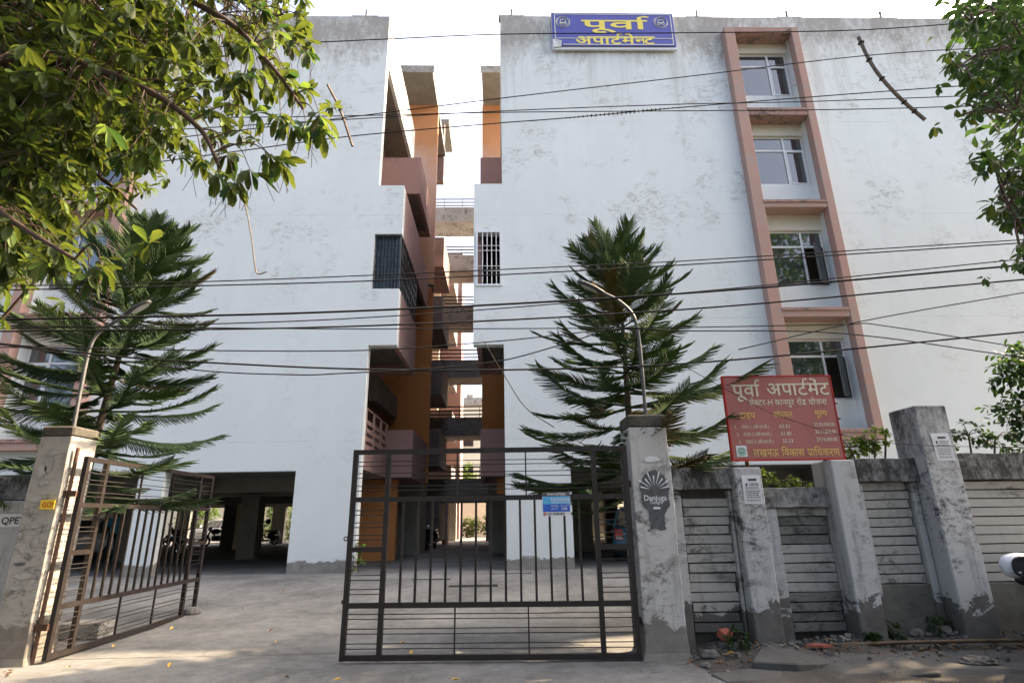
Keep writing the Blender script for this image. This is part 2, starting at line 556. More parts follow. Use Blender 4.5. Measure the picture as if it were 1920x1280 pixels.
def ground_mat(name, a, b_, speck, rough=.92, crack=.5):
    m, nt, b = new_mat(name)
    n = noise(nt, .7, 7, .65)
    n2 = noise(nt, 38, 6, .8)
    n3 = noise(nt, 5, 8, .75)
    base = ramp(nt, math_(nt, 'ADD', math_(nt, 'MULTIPLY', n, .6), math_(nt, 'MULTIPLY', n3, .4)), [(.41, a), (.60, b_)]).outputs[0]
    sp = ramp(nt, n2, [(.55, 0), (.68, 1)]).outputs[0]
    msk = ramp(nt, noise(nt, 1.3, 5, .6, None, .5, (4, 2, 0)), [(.42, .15), (.6, 1)]).outputs[0]
    c = mix(nt, math_(nt, 'MULTIPLY', math_(nt, 'MULTIPLY', sp, msk), .75), base, speck)
    lt = ramp(nt, noise(nt, 55, 4, .7, None, 0, (3, 3, 3)), [(.60, 0), (.70, 1)]).outputs[0]
    c = mix(nt, math_(nt, 'MULTIPLY', math_(nt, 'MULTIPLY', lt, msk), .5), c, tuple(min(1, x * 1.7) for x in b_))
    vo = nt.nodes.new('ShaderNodeTexVoronoi')
    vo.feature = 'DISTANCE_TO_EDGE'
    vo.inputs['Scale'].default_value = .45
    g = nt.nodes.new('ShaderNodeNewGeometry')
    ad = nt.nodes.new('ShaderNodeVectorMath')
    ad.operation = 'ADD'
    nn = nt.nodes.new('ShaderNodeTexNoise')
    nn.inputs['Scale'].default_value = 1.6
    nn.inputs['Detail'].default_value = 6
    nt.links.new(g.outputs['Position'], nn.inputs['Vector'])
    nt.links.new(g.outputs['Position'], ad.inputs[0])
    nt.links.new(nn.outputs['Color'], ad.inputs[1])
    nt.links.new(ad.outputs[0], vo.inputs['Vector'])
    ck = ramp(nt, vo.outputs['Distance'], [(.0, 1), (.006, 0)]).outputs[0]
    ck = math_(nt, 'MULTIPLY', ck, ramp(nt, noise(nt, .8, 3), [(.5, 0), (.58, crack)]).outputs[0])
    c = mix(nt, ck, c, speck)
    nt.links.new(c, b.inputs['Base Color'])
    b.inputs['Roughness'].default_value = rough
    b.inputs['Specular IOR Level'].default_value = .25
    h = math_(nt, 'SUBTRACT', math_(nt, 'ADD', math_(nt, 'MULTIPLY', n2, .5), math_(nt, 'MULTIPLY', n3, .8)), ck)
    bump(nt, b, h, .6, .012)
    return m
M['drive'] = ground_mat('driveway_concrete', (.105, .105, .101), (.205, .205, .198), (.05, .048, .045))
M['dirt'] = ground_mat('verge_dirt', (.05, .046, .04), (.095, .088, .078), (.025, .022, .018))
M['slab'] = ground_mat('old_pavement', (.075, .073, .068), (.12, .117, .11), (.03, .028, .025))
M['asphalt'] = ground_mat('asphalt', (.045, .045, .046), (.07, .07, .07), (.02, .02, .02))

def sheet(name, xs, ys, zf, mat):
    mb = MB()
    for y in ys:
        for x in xs:
            mb.v.append((x, y, zf(x, y)))
    nx = len(xs)
    for j in range(len(ys) - 1):
        for i in range(nx - 1):
            a = j * nx + i
            mb.f.append((a, a + 1, a + nx + 1, a + nx))
    me = mb.mesh(name, True)
    me.materials.append(M[mat])
    return link(name, me)

def lin(a, b, n):
    return [a + (b - a) * i / (n - 1) for i in range(n)]

struct(sheet('ground', [-400, -60, 0, 60, 400], [-400, -30, 0, 8.5] + lin(9, 13.5, 10) + [30, 60, 600], lambda x, y: gz(y) - .05, 'dirt'))
struct(sheet('street', [-200, 200], [-9, 5.4], lambda x, y: -.02, 'asphalt'))
def drive_z(x, y):
    return gz(y) + (mnoise.noise(Vector((x * .5, y * .5, 0))) * .012 if y < 14.5 else 0)
struct(sheet('driveway', lin(-6.6, 2.3, 46), lin(4.7, 8.6, 24), lambda x, y: drive_z(x, y) - (.045 * max(0, (5.6 - y))), 'drive'))
struct(sheet('courtyard', lin(-25, 22, 60), lin(7.55, 14.9, 26) + lin(15.4, 46, 12), lambda x, y: drive_z(x, y) + (.004 if y < 8.7 else 0), 'drive'))
def verge_z(x, y):
    m = max(0, min(1, (y - 6.15) / .8))
    nz = mnoise.fractal(Vector((x * 1.4, y * 1.9, 1)), 1, 2, 5)
    e = max(0, min(1, (x - 2.0) / .5))
    return -.01 + e * (.05 + m * m * .11 + nz * .035 * (1 + m))
struct(sheet('verge', lin(1.9, 13, 150), lin(5.3, 7.35, 40), verge_z, 'dirt'))
def lverge_z(x, y):
    e = max(0, min(1, (-5.6 - x) / .5))
    return -.01 + e * (.05 + .06 * mnoise.fractal(Vector((x * 1.5, y * 1.7, 7)), 1, 2, 4)) + e * max(0, (y - 6.8)) * .12
struct(sheet('dirt_mound', lin(-13, -5.55, 60), lin(5.6, 8.0, 22), lverge_z, 'dirt'))

# drain covers let into the concrete
for (x, y, w, d) in ((-.55, 12.4, .95, .55), (-1.5, 13.3, .8, .5), (.25, 14.2, .9, .35)):
    mb = MB()
    z = gz(y) + .008
    t = thing('drain_cover', {-.55: 'concrete drain cover with a dark outline, nearest one behind the closed gate leaf',
                              -1.5: 'worn concrete drain cover in the driveway, left of the other two',
                              .25: 'narrow drain cover close to the white pier right of the passage'}[x], 'drain cover', (x, y, z), 'drain covers in the driveway')
    mb.box(x - w / 2, x + w / 2, y - d / 2, y + d / 2, z - .05, z + .012)
    mb.build('cover_slab', 'drive', t, .004)
    fr = MB()
    for a, b, c, e in ((-w / 2 - .013, -w / 2 - .003, -d / 2 - .02, d / 2 + .02), (w / 2 + .003, w / 2 + .013, -d / 2 - .02, d / 2 + .02),
                       (-w / 2, w / 2, -d / 2 - .012, -d / 2 - .003), (-w / 2, w / 2, d / 2 + .003, d / 2 + .012)):
        fr.box(x + a, x + b, y + c, y + e, z - .05, z + .007)
    fr.build('cover_frame', 'recess', t)

# ------------------------------------------------------------------ apartment building
G0 = .27
B = thing('apartment_building', 'weathered white five-storey apartment building in two wings joined by bridges', 'apartment building', (-1.75, 15, .29))
def mx(x):
    return -3.5 - x
def mir(a, b):
    """mirror an x interval to the right wing"""
    return (mx(b), mx(a))

# front walls, each one slab with its openings
mb = MB()
wall_xz(mb, 15, 15.3, -.72, 21, G0, 18.0,
        [(-.73, .14, G0 - .1, 6.17), (-.73, .14, 11.35, 18.1), (-.64, .09, 7.98, 9.70), (8.06, 9.99, 3.66, 17.05),
         (1.85, 5.05, G0 - .1, 2.78), (5.70, 9.3, G0 - .1, 2.78), (10.0, 13.6, G0 - .1, 2.78), (14.3, 18, G0 - .1, 2.78)])
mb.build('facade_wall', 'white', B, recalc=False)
mb = MB()
wall_xz(mb, 15, 15.3, -24.6, -2.86, G0, 17.95,
        [(-3.64, -2.85, G0 - .1, 6.18), (-3.64, -2.85, 11.3, 18.1), (-3.66, -2.85, 7.88, 9.64), (-13.18, -11.27, 3.66, 17.05),
         (-8.65, -5.3, G0 - .1, 2.78), (-13.0, -9.3, G0 - .1, 2.78), (-17.3, -13.7, G0 - .1, 2.78), (-22, -18, G0 - .1, 2.78)])
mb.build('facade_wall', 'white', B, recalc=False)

# hidden shell of the two wings: floor over the garage, roof, side and rear walls
for s in (0, 1):
    I = (lambda a, b: (a, b)) if s == 0 else mir
    x0, x1 = I(-24.6, -4.7)
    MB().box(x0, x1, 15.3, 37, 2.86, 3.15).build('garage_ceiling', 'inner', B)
    MB().box(x0, x1, 15.3, 37, 16.75, 17.0).build('roof_slab', 'concrete', B)
    xa, xb = I(-4.85, -4.7)
    MB().box(xa, xb, 15.3, 37, 3.15, 16.75).build('side_wall', 'pink', B)
    xa, xb = I(-24.6, -24.35)
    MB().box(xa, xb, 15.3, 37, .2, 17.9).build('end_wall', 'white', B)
    rw = MB()
    xa, xb = I(-24.3, -4.72)
    wall_xz(rw, 36.8, 37.1, xa, xb, G0, 17.9, [tuple(sorted(I(a, b))) + (G0 - .1, 2.45) for a, b in
            ((-23.5, -20.0), (-19.3, -16.5), (-15.9, -14.2), (-13.4, -10), (-9.2, -5.4))])
    rw.build('rear_wall', 'cream', B, recalc=False)
    # beams and columns of the open ground floor
    for y in (18.4, 21.6, 29.4):
        xa, xb = I(-24.3, -4.75)
        MB().box(xa, xb, y - .16, y + .16, 2.42, 2.86).build('ceiling_beam', 'inner', B)
    for x in (-13.3, -9.05, -5.0, -17.5, -21.5):
        for y in (21.6, 29.4):
            xa, xb = I(x - .32, x + .32)
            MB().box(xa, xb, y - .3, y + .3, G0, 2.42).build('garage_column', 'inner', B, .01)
        xa, xb = I(x - .14, x + .14)
        MB().box(xa, xb, 15.3, 21.4, 2.5, 2.86).build('ceiling_beam', 'inner', B)

    # parapet beam over the top balcony and its ceiling
    xa, xb = I(-3.76, -3.64)
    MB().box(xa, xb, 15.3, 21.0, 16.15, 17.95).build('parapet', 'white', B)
    xa, xb = I(-4.70, -3.76)
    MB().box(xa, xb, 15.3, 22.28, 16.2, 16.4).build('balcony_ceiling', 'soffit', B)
    # stair tower between the wings: orange front, grey base, roof slab that juts out
    xa, xb = I(-7.0, -2.80)
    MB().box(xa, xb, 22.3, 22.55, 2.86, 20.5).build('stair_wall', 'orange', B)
    xa, xb = I(-7.0, -3.5)
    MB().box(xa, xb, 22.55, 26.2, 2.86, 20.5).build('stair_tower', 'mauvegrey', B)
    xa, xb = I(-7.0, -3.05)
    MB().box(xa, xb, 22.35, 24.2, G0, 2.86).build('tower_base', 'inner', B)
    xa, xb = I(-4.9, -2.84)
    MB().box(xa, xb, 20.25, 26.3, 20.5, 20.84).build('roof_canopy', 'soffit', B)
    xa, xb = I(-4.9, -2.78)
    MB().box(xa, xb, 20.2, 20.25, 20.5, 20.86).build('canopy_edge', 'concrete', B)
    xa, xb = I(-3.3, -2.92)
    MB().box(xa, xb, 26.2, 26.6, 18.9, 22.6).build('tower_fin', 'mauve', B)
    xa, xb = I(-4.6, -2.72)
    MB().box(xa, xb, 26.6, 29.2, 22.9, 23.2).build('roof_canopy', 'soffit', B)
    # landings of the stair behind the tower, one per half storey
    for k in range(5):
        zt = 15.75 - 3.37 * k
        xa, xb = I(-5.2, -2.84)
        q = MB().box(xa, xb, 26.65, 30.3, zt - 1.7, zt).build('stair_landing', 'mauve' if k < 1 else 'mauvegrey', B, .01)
    # hollow-bottomed boxes: bay with the corner window, balconies
    def rimbox(name, xo, xi, y0, y1, zb, zt, mat, wall=.12, open_top=True, rim=.26, top_mat=None):
        xa, xb = I(xi, xo)
        left_open = s == 0
        mbx = MB()
        # rim beams underneath
        mbx.box(xa, xb, y0, y0 + wall, zb, zt)
        mbx.box(xa, xb, y1 - wall, y1, zb, zt)
        outer = (xb - wall, xb) if s == 0 else (xa, xa + wall)
        mbx.box(outer[0], outer[1], y0 + wall, y1 - wall, zb, zt)
        o = mbx.build(name, mat, B)
        fl = MB().box(xa + (.02 if s == 0 else wall), xb - (wall if s == 0 else .02), y0 + wall, y1 - wall, zb + rim, zb + rim + .12)
        fl.build('floor_slab', 'soffit', o)
        return o
    top = rimbox('balcony', -2.86, -4.7, 18.06, 21.4, 12.95, 14.5, 'mauve')
    low = rimbox('balcony', -2.86, -4.7, 18.62, 22.2, 2.82, 4.36, 'mauve')
    mid = rimbox('balcony', -2.92, -4.7, 18.62, 21.6, 9.75, 11.2, 'mauve')
    xa, xb = I(-4.36, -4.1)
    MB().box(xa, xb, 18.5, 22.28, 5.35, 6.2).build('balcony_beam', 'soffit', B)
    xa, xb = I(-4.68, -3.64)
    MB().box(xa, xb, 15.3, 18.6, 2.82, 3.5).build('balcony_kerb', 'mauve', B)

    # bay that overhangs the passage
    xo = -2.86
    zb, zt = (6.18, 11.3) if s == 0 else (6.17, 11.35)
    xa, xb = I(xo - .14, xo)
    for z0_, z1_ in ((zb, 7.88), (9.64, zt)) if s == 0 else ((zb, zt),):
        MB().box(xa, xb, 15.3, 18.45, z0_, z1_).build('bay_side', 'mauve', B)
    xa, xb = I(-4.7, xo - .14)
    MB().box(xa, xb, 18.25, 18.45, zb, zt).build('bay_back', 'mauve', B)
    MB().box(xa, xb, 15.3, 18.25, zt - .16, zt - .01).build('bay_roof', 'concrete', B)
    MB().box(xa, xb, 15.3, 18.25, zb + .3, zb + .45).build('bay_soffit', 'soffit', B)

MB().box(-4.70, -4.66, 15.9, 19.6, 13.9, 15.8).build('balcony_window', 'blackpl', B)
# beam edge under the front of the bays and an inner face for the facade returns
# white handrail on the lowest left balcony
rl = MB().tube([(-3.7, 15.45, 4.5), (-3.7, 18.55, 4.5)], .03, 6).build('balcony_railing', 'pink', B)
for k in range(3):
    MB().box(-3.72, -3.68, 15.45, 18.55, 3.62 + .23 * k, 3.74 + .23 * k).build('rail', 'pink', rl)
for y in (15.5, 16.5, 17.5, 18.4):
    MB().box(-3.73, -3.67, y, y + .07, 3.5, 4.5).build('baluster', 'pink', rl)

# orange wall beside the passage at ground level, right and left
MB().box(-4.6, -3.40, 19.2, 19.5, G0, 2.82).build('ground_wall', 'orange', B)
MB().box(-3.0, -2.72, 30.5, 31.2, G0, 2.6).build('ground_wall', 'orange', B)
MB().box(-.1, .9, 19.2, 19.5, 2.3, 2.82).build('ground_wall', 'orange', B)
MB().box(-4.2, -2.70, 36.0, 36.3, G0, 2.6).build('ground_wall', 'cream', B)
MB().box(-4.4, 1.6, 29.9, 30.3, 2.32, 2.62).build('ceiling_beam', 'inner', B)

# corner window of the left bay: dark grille, faded blue curtain behind it
gr = MB()
for x in lin(-3.62, -2.9, 4):
    gr.box(x - .007, x + .007, 15.03, 15.055, 7.88, 9.64)
for z in lin(7.92, 9.6, 6):
    gr.box(-3.64, -2.88, 15.035, 15.06, z - .007, z + .007)
g1 = gr.build('window_grille', 'blackpl', B)
M['curtain'] = plain('faded_blue_curtain', (.05, .068, .088), .9, 0, .4, 4, .3)
M['mesh'] = plain('dark_insect_mesh', (.055, .055, .06), .8, 0, .35, 7, .2)
cu = MB()
px_ = None
for i in range(25):
    x = -3.62 + .74 * i / 24
    y = 15.14 + .025 * math.sin(i * 1.9)
    if px_:
        cu.quad((px_[0], px_[1], 7.88), (x, y, 7.88), (x, y, 9.64), (px_[0], px_[1], 9.64))
    px_ = (x, y)
cu.build('curtain', 'curtain', g1, smooth=True, recalc=False)
gs = MB()
for y in lin(15.35, 18.2, 7):
    gs.box(-2.90, -2.875, y - .015, y + .015, 7.88, 9.64)
for z in lin(7.92, 9.6, 6):
    gs.box(-2.895, -2.87, 15.3, 18.25, z - .012, z + .012)
g2 = gs.build('window_grille', 'blackpl', B)
MB().box(-2.93, -2.905, 15.3, 18.25, 7.88, 9.64).build('insect_mesh', 'mesh', g2)

# barred window of the right bay
fr = MB()
for a in ((-.66, -.60, 7.94, 9.74), (.05, .12, 7.94, 9.74)):
    fr.box(a[0], a[1], 14.97, 15.08, a[2], a[3])
fr.box(-.60, .05, 14.97, 15.08, 9.67, 9.74)
fr.box(-.60, .05, 14.97, 15.08, 7.94, 8.0)
bw = fr.build('barred_window', 'alu', B)
for x in (-.46, -.325, -.19, -.055):
    MB().tube([(x, 14.99, 8.0), (x, 14.99, 9.67)], .013, 6).build('bar', 'alu', bw)
for z in (8.41, 8.56, 9.06, 9.22):
    MB().tube([(-.60, 14.965, z), (.05, 14.965, z)], .012, 6).build('bar', 'alu', bw)
MB().box(-.6, .08, 17.6, 17.7, 7.2, 10.9).build('inner_wall', 'mesh', B)

# window columns: salmon frame that stands proud, five ledges, four windows
def window(x0, x1, z0, z1, y, opened):
    xm = [x0 + .17, x0 + (x1 - x0) * .655]
    if x0 < 0:
        xm = [x0 + (x1 - x0) * .345, x1 - .17]
    zt_ = z0 + (z1 - z0) * .715
    f = MB()
    w = .03
    f.box(x0, x1, y - .03, y + .03, z0, z0 + 2 * w).box(x0, x1, y - .03, y + .03, z1 - 2 * w, z1)
    f.box(x0, x0 + 2 * w, y - .03, y + .03, z0 + 2 * w, z1 - 2 * w).box(x1 - 2 * w, x1, y - .03, y + .03, z0 + 2 * w, z1 - 2 * w)
    for m_ in xm:
        f.box(m_ - w, m_ + w, y - .035, y + .028, z0 + 2 * w, z1 - 2 * w)
    xs = [x0 + 2 * w, xm[0] - w, xm[0] + w, xm[1] - w, xm[1] + w, x1 - 2 * w]
    for i in range(0, 6, 2):
        f.box(xs[i], xs[i + 1], y - .032, y + .026, zt_ - w, zt_ + w)
    fo = f.build('window', 'alu', B)
    for i in range(0, 6, 2):
        MB().box(xs[i], xs[i + 1], y - .006, y + .004, zt_ + w, z1 - 2 * w).build('pane', 'glass', fo)
        wide = i == 2
        if opened and i == 4:
            # sash swung outwards on its right jamb
            sm = MB().box(0, -(xs[5] - xs[4]), -.02, .02, z0 + 2 * w, z0 + .1)
            sm.box(0, -(xs[5] - xs[4]), -.02, .02, zt_ - w - .04, zt_ - w).box(-(xs[5] - xs[4]), -(xs[5] - xs[4]) + .04, -.02, .02, z0 + .1, zt_ - w - .04)
            sm.box(-.04, 0, -.02, .02, z0 + .1, zt_ - w - .04)
            mt = Matrix.Translation((xs[5], y - .03, 0)) @ Matrix.Rotation(R(opened), 4, 'Z')
            sm.move(mt).build('open_sash', 'steel', fo)
            MB().box(-(xs[5] - xs[4]) + .04, -.04, -.004, .004, z0 + .1, zt_ - w - .04).move(mt).build('pane', 'glass', fo)
        else:
            MB().box(xs[i], xs[i + 1], y - .006, y + .004, z0 + 2 * w, zt_ - w).build('pane', 'glass', fo)
            if not wide:
                sm = MB()
                a, b, t = xs[i], xs[i + 1], .035
                sm.box(a, b, y - .05, y - .01, z0 + 2 * w, z0 + 2 * w + t).box(a, b, y - .05, y - .01, zt_ - w - t, zt_ - w)
                sm.box(a, a + t, y - .05, y - .01, z0 + 2 * w + t, zt_ - w - t).box(b - t, b, y - .05, y - .01, z0 + 2 * w + t, zt_ - w - t)
                sm.build('sash', 'alu', fo)
    return fo

SILL = [(14.88, 16.62), (11.46, 13.25), (7.98, 9.80), (4.54, 6.30)]
LEDGE = [(17.03, 17.28), (13.70, 13.97), (10.35, 10.61), (6.83, 7.12), (3.36, 3.66)]
for (a0, a1, b0, b1) in ((7.71, 8.06, 9.99, 10.24), (-13.51, -13.18, -11.27, -10.98)):
    f = MB()
    f.box(a0, a1, 14.72, 14.998, 3.36, 17.28).box(b0, b1, 14.72, 14.998, 3.36, 17.28)
    col = f.build('window_surround', 'pink', B, .012)
    # deep side cheeks behind the frame
    c = MB().box(a1 - .06, a1 - .001, 14.998, 15.42, 3.36, 17.2).box(b0 + .001, b0 + .06, 14.998, 15.42, 3.36, 17.2)
    c.build('reveal', 'pink', col)
    for i, (z0, z1) in enumerate(LEDGE):
        MB().box(a1, b0, 14.735, 15.3, z0, z1).build('ledge', 'pink' if i in (2, 3, 4) else 'ledge', col, .01)
        if 0 < i < 5:
            # thin drip edge standing proud over each ledge
            MB().box(a1 - .02, b0 + .02, 14.70, 14.735, z1 - .10, z1 - .02).build('drip_edge', 'ledge', col)
    for i, (z0, z1) in enumerate(SILL):
        lo = LEDGE[i + 1][1]
        hi = LEDGE[i][0]
        MB().box(a1 + .002, b0 - .002, 15.27, 15.42, lo, z0).build('sill_panel', 'white', col)
        MB().box(a1 + .002, b0 - .002, 15.22, 15.42, z1 + .03, hi).build('lintel_panel', 'cream', col)
        window(a1 + .005, b0 - .005, z0, z1 + .03, 15.34, (0, 0, 38, 42)[i] if a0 > 0 else 0)
        # what little of the room shows: a pale back wall
        MB().box(a1 - 1.2, b0 + 1.2, 17.2, 17.3, lo - .3, hi + .3).build('room_wall', 'cream', B)

# bridges across the gap, each with a stained fascia and three rails
for k in range(6):
    zt = 3.58 + 3.26 * k
    h = 1.02
    br = MB().box(-4.0, .5, 30.5, 32.4, zt - h, zt).build('bridge', 'concrete', B, .01)
    for dz in (.16, .38, .60):
        MB().box(-4.0, .5, 30.56, 30.60, zt + dz - .035, zt + dz + .035).build('rail', 'gate', br)
    for x in (-3.3, -2.2, -1.1):
        MB().box(x, x + .03, 30.60, 30.63, zt, zt + .6).build('rail_post', 'gate', br)

# rear court elements seen through the gap
MB().box(-9, -2.72, 39, 42, G0, 21).build('rear_tower', 'mauve', B)
MB().box(-9, -4.0, 36.1, 36.4, 3.2, 20).build('rear_wall', 'cream', B)
for k in range(5):
    z = 3.2 + 3.37 * k
    MB().box(-4.5, -3.0, 35.2, 38.6, z, z + 1.5).build('rear_balcony', 'mauvegrey', B)

# stubs of column steel on the parapets, tank on the roof
for x, z0 in ((.54, 17.99), (7.04, 17.99), (10.24, 17.99), (16.7, 17.99), (-4.48, 17.94), (13.6, 17.99)):
    pb = MB().box(x - .45, x + .45, 15.02, 15.28, z0, z0 + .07).build('parapet_block', 'concrete', B)
    MB().tube([(x, 15.15, z0 + .07), (x + .01, 15.15, z0 + .45)], .045, 7).build('steel_stub', 'concrete', pb)
tk = thing('water_tank', 'dark domed water tank showing above the roof parapet', 'water tank', (-5.7, 16.8, 17.0))
MB().tube([(-5.7, 16.8, 17.0), (-5.7, 16.8, 18.75)], .50, 20).build('tank_body', 'blackpl', tk, smooth=False)
MB().ball((-5.7, 16.8, 18.75), (.48, .48, .34), 20, 8).build('tank_lid', 'steel', tk, smooth=True)

# security camera on the orange wall
cc = thing('security_camera', 'small dark security camera on the orange stair wall in the gap', 'camera', (-2.72, 21.9, 10.9))
MB().tube([(-2.78, 22.3, 10.75), (-2.78, 22.05, 10.75), (-2.80, 21.9, 10.88)], .03, 6).build('bracket', 'blackpl', cc)
MB().tube([(-2.78, 22.0, 10.98), (-3.0, 21.5, 10.82)], .075, 8).build('camera_body', 'blackpl', cc)
# ------------------------------------------------------------------ lettering
def raw_text(s, bold=0.0):
    c = bpy.data.curves.new('glyphs', 'FONT')
    c.body = s
    c.size = 1
    c.resolution_u = 3
    c.offset = bold
    o = bpy.data.objects.new('glyphs', c)
    COL.objects.link(o)
    bpy.context.view_layer.update()
    me = bpy.data.meshes.new_from_object(o)
    v = [(p.co.x, p.co.y) for p in me.vertices]
    f = [tuple(p.vertices) for p in me.polygons]
    # overlapping strokes are separate islands: lift each a hair so that no two faces share a plane
    par = list(range(len(v)))
    def root_(i):
        while par[i] != i:
            par[i] = par[par[i]]
            i = par[i]
        return i
    for q in f:
        for i in q[1:]:
            par[root_(i)] = root_(q[0])
    ids = {}
    v = [(p[0], p[1], ids.setdefault(root_(i), len(ids))) for i, p in enumerate(v)]
    bpy.data.objects.remove(o)
    bpy.data.curves.remove(c)
    bpy.data.meshes.remove(me)
    return v, f
_gc = {}
def glyph(s, bold):
    if (s, bold) not in _gc:
        _gc[(s, bold)] = raw_text(s, bold)
    return _gc[(s, bold)]

def stroke(pts, w):
    v, f = [], []
    for i, p in enumerate(pts):
        a, b = pts[max(i - 1, 0)], pts[min(i + 1, len(pts) - 1)]
        d = Vector((b[0] - a[0], b[1] - a[1])).normalized()
        n = Vector((-d.y, d.x)) * w / 2
        v += [(p[0] + n.x, p[1] + n.y, 0), (p[0] - n.x, p[1] - n.y, 0)]
        if i:
            k = 2 * i
            f.append((k - 2, k - 1, k + 1, k))
    return v, f

def compose(tokens, bold=0.012):
    """lay Devanagari out by hand: ('R',s) adds a reph hook, ('H',s) cuts the stem off, ('r',s) adds a rakar stroke"""
    V, F = [], []
    x = 0
    hv, _ = glyph('ट', bold)
    head = max(p[1] for p in hv)
    lay = [0]
    def put(v, f, dx):
        n = len(V)
        V.extend((p[0] + dx, p[1], lay[0] + p[2]) for p in v)
        lay[0] += max(p[2] for p in v) + 1
        F.extend(tuple(i + n for i in q) for q in f)
    for t in tokens:
        if t == ' ':
            x += .34
            continue
        k, s = t if isinstance(t, tuple) else ('', t)
        v, f = glyph(s, bold)
        x0 = min(p[0] for p in v) if s[0] not in 'कु' else 0
        w = max(p[0] for p in glyph(s.replace('ू', '').replace('ु', ''), bold)[0])
        if k == 'H':
            bm = bmesh.new()
            vs = [bm.verts.new((p[0], p[1], 0)) for p in v]
            lay[0] += 1
            for q in f:
                try:
                    bm.faces.new([vs[i] for i in q])
                except ValueError:
                    pass
            cut = w * .70
            bmesh.ops.bisect_plane(bm, geom=bm.verts[:] + bm.edges[:] + bm.faces[:], plane_co=(cut, 0, 0), plane_no=(1, 0, 0), clear_outer=True)
            bm.verts.index_update()
            v2 = [(p.co.x, p.co.y, 0) for p in bm.verts]
            f2 = [tuple(q.index for q in fc.verts) for fc in bm.faces]
            bm.free()
            put(v2, f2, x)
            x += w * .68
            continue
        put(v, f, x)
        if k == 'R':
            a = x + w - .16
            put(*stroke([(a, head - .03), (a - .03, head + .10), (a + .01, head + .20), (a + .10, head + .24), (a + .19, head + .20)], .075 + bold), 0)
        if k == 'r':
            put(*stroke([(x + w * .66, head * .30), (x + w * .40, .02)], .07 + bold), 0)
        x += w - .005
    return V, F, x, head

def fit(tokens, x0, x1, z_base, z_head, bold=0.012):
    """compose and scale so that the line runs from x0 to x1 and stands between z_base and z_head"""
    V, F, w, head = compose(tokens, bold) if not isinstance(tokens, str) else (None, None, None, None)
    if V is None:
        V, F = glyph(tokens, bold)
        w = max(p[0] for p in V)
        m0 = min(p[0] for p in V)
        V = [(p[0] - m0, p[1], p[2]) for p in V]
        w -= m0
        head = glyph('H', bold)
        head = max(p[1] for p in head[0])
    sx, sz = (x1 - x0) / w, (z_head - z_base) / head
    return [(x0 + p[0] * sx, z_base + p[1] * sz, p[2]) for p in V], F

def letters(lines, y, mat, parent, frame=None, name='lettering'):
    """several fitted lines as one flat print; frame maps (x,z) on the board to a point in space"""
    for V, F in lines:
        mb = MB()
        n = 0
        mb.v += [frame(p[0], p[1]) if frame else (p[0], y - .0004 * (p[2] % 12), p[1]) for p in V]
        mb.f += [tuple(i + n for i in q) for q in F]
        last = mb.build(name, mat, parent, recalc=False)
    return last

# ------------------------------------------------------------------ name board on the roof edge
M['blueboard'] = plain('faded_blue_board', (.075, .085, .36), .5, 0, .08, 1.5, 0)
M['yellowpaint'] = plain('yellow_letter_paint', (.78, .66, .12), .6, 0, .06, 5, 0)
M['creampaint'] = plain('cream_line_paint', (.72, .74, .55), .6, 0, .06, 5, 0)
bs = thing('roof_sign', 'blue name board with yellow Hindi letters on the roof edge', 'sign', (3.96, 14.9, 16.45))
b_ = MB().poly([(1.89, 14.84, 17.98), (6.0, 14.84, 17.98), (6.05, 14.84, 17.9), (6.06, 14.84, 16.55), (2.18, 14.84, 16.55), (2.12, 14.84, 16.68), (1.9, 14.84, 16.80)])
b_.poly([(1.89, 14.87, 17.98), (1.9, 14.87, 16.80), (2.12, 14.87, 16.68), (2.18, 14.87, 16.55), (6.06, 14.87, 16.55), (6.05, 14.87, 17.9), (6.0, 14.87, 17.98)])
bo = b_.build('board', 'blueboard', bs)
MB().box(1.88, 6.08, 14.875, 14.95, 16.45, 18.0).build('backing', 'alu', bs)
ln = MB()
for (a, b, c, d) in ((1.98, 5.96, 17.90, 17.925), (2.24, 5.98, 16.60, 16.625), (1.98, 2.005, 16.84, 17.90), (5.955, 5.98, 16.62, 17.90), (2.02, 5.96, 16.86, 16.88)):
    ln.box(a, b, 14.832, 14.838, c, d)
ln.build('border_line', 'creampaint', bs)
MB().poly([(1.90, 14.835, 16.86), (2.2, 14.80, 16.74), (2.17, 14.835, 16.52), (1.92, 14.835, 16.5)]).build('torn_corner', 'paper', bs, recalc=False)
letters([fit(['पू', ('R', 'वा')], 2.92, 5.15, 17.27, 17.66, .02)], 14.834, 'yellowpaint', bs)
letters([fit(['अ', 'पा', ('R', 'ट'), 'मे', ('H', 'न'), 'ट'], 2.66, 5.35, 16.63, 16.95, .02)], 14.834, 'yellowpaint', bs)
for cx in (2.27, 5.62):
    em = MB()
    for r_, w in ((.235, .018), (.195, .012)):
        em.torus((cx, 14.833, 17.57), (0, 1, 0), r_, w * .5, 28, 4)
    for sg in (-1, 1):
        pts = [(cx + sg * (.02 + .075 * math.cos(a)), 14.833, 17.60 + .075 * math.sin(a)) for a in lin(-2.6, 2.0, 12)]
        em.tube(pts, .013, 4)
        em.tube([(cx + sg * .1, 14.833, 17.56), (cx + sg * .11, 14.833, 17.48), (cx + sg * .03, 14.833, 17.45)], .012, 4)
    em.tube([(cx - .06, 14.833, 17.53), (cx, 14.833, 17.50), (cx + .06, 14.833, 17.53)], .01, 4)
    em.build('emblem', 'creampaint', bs)

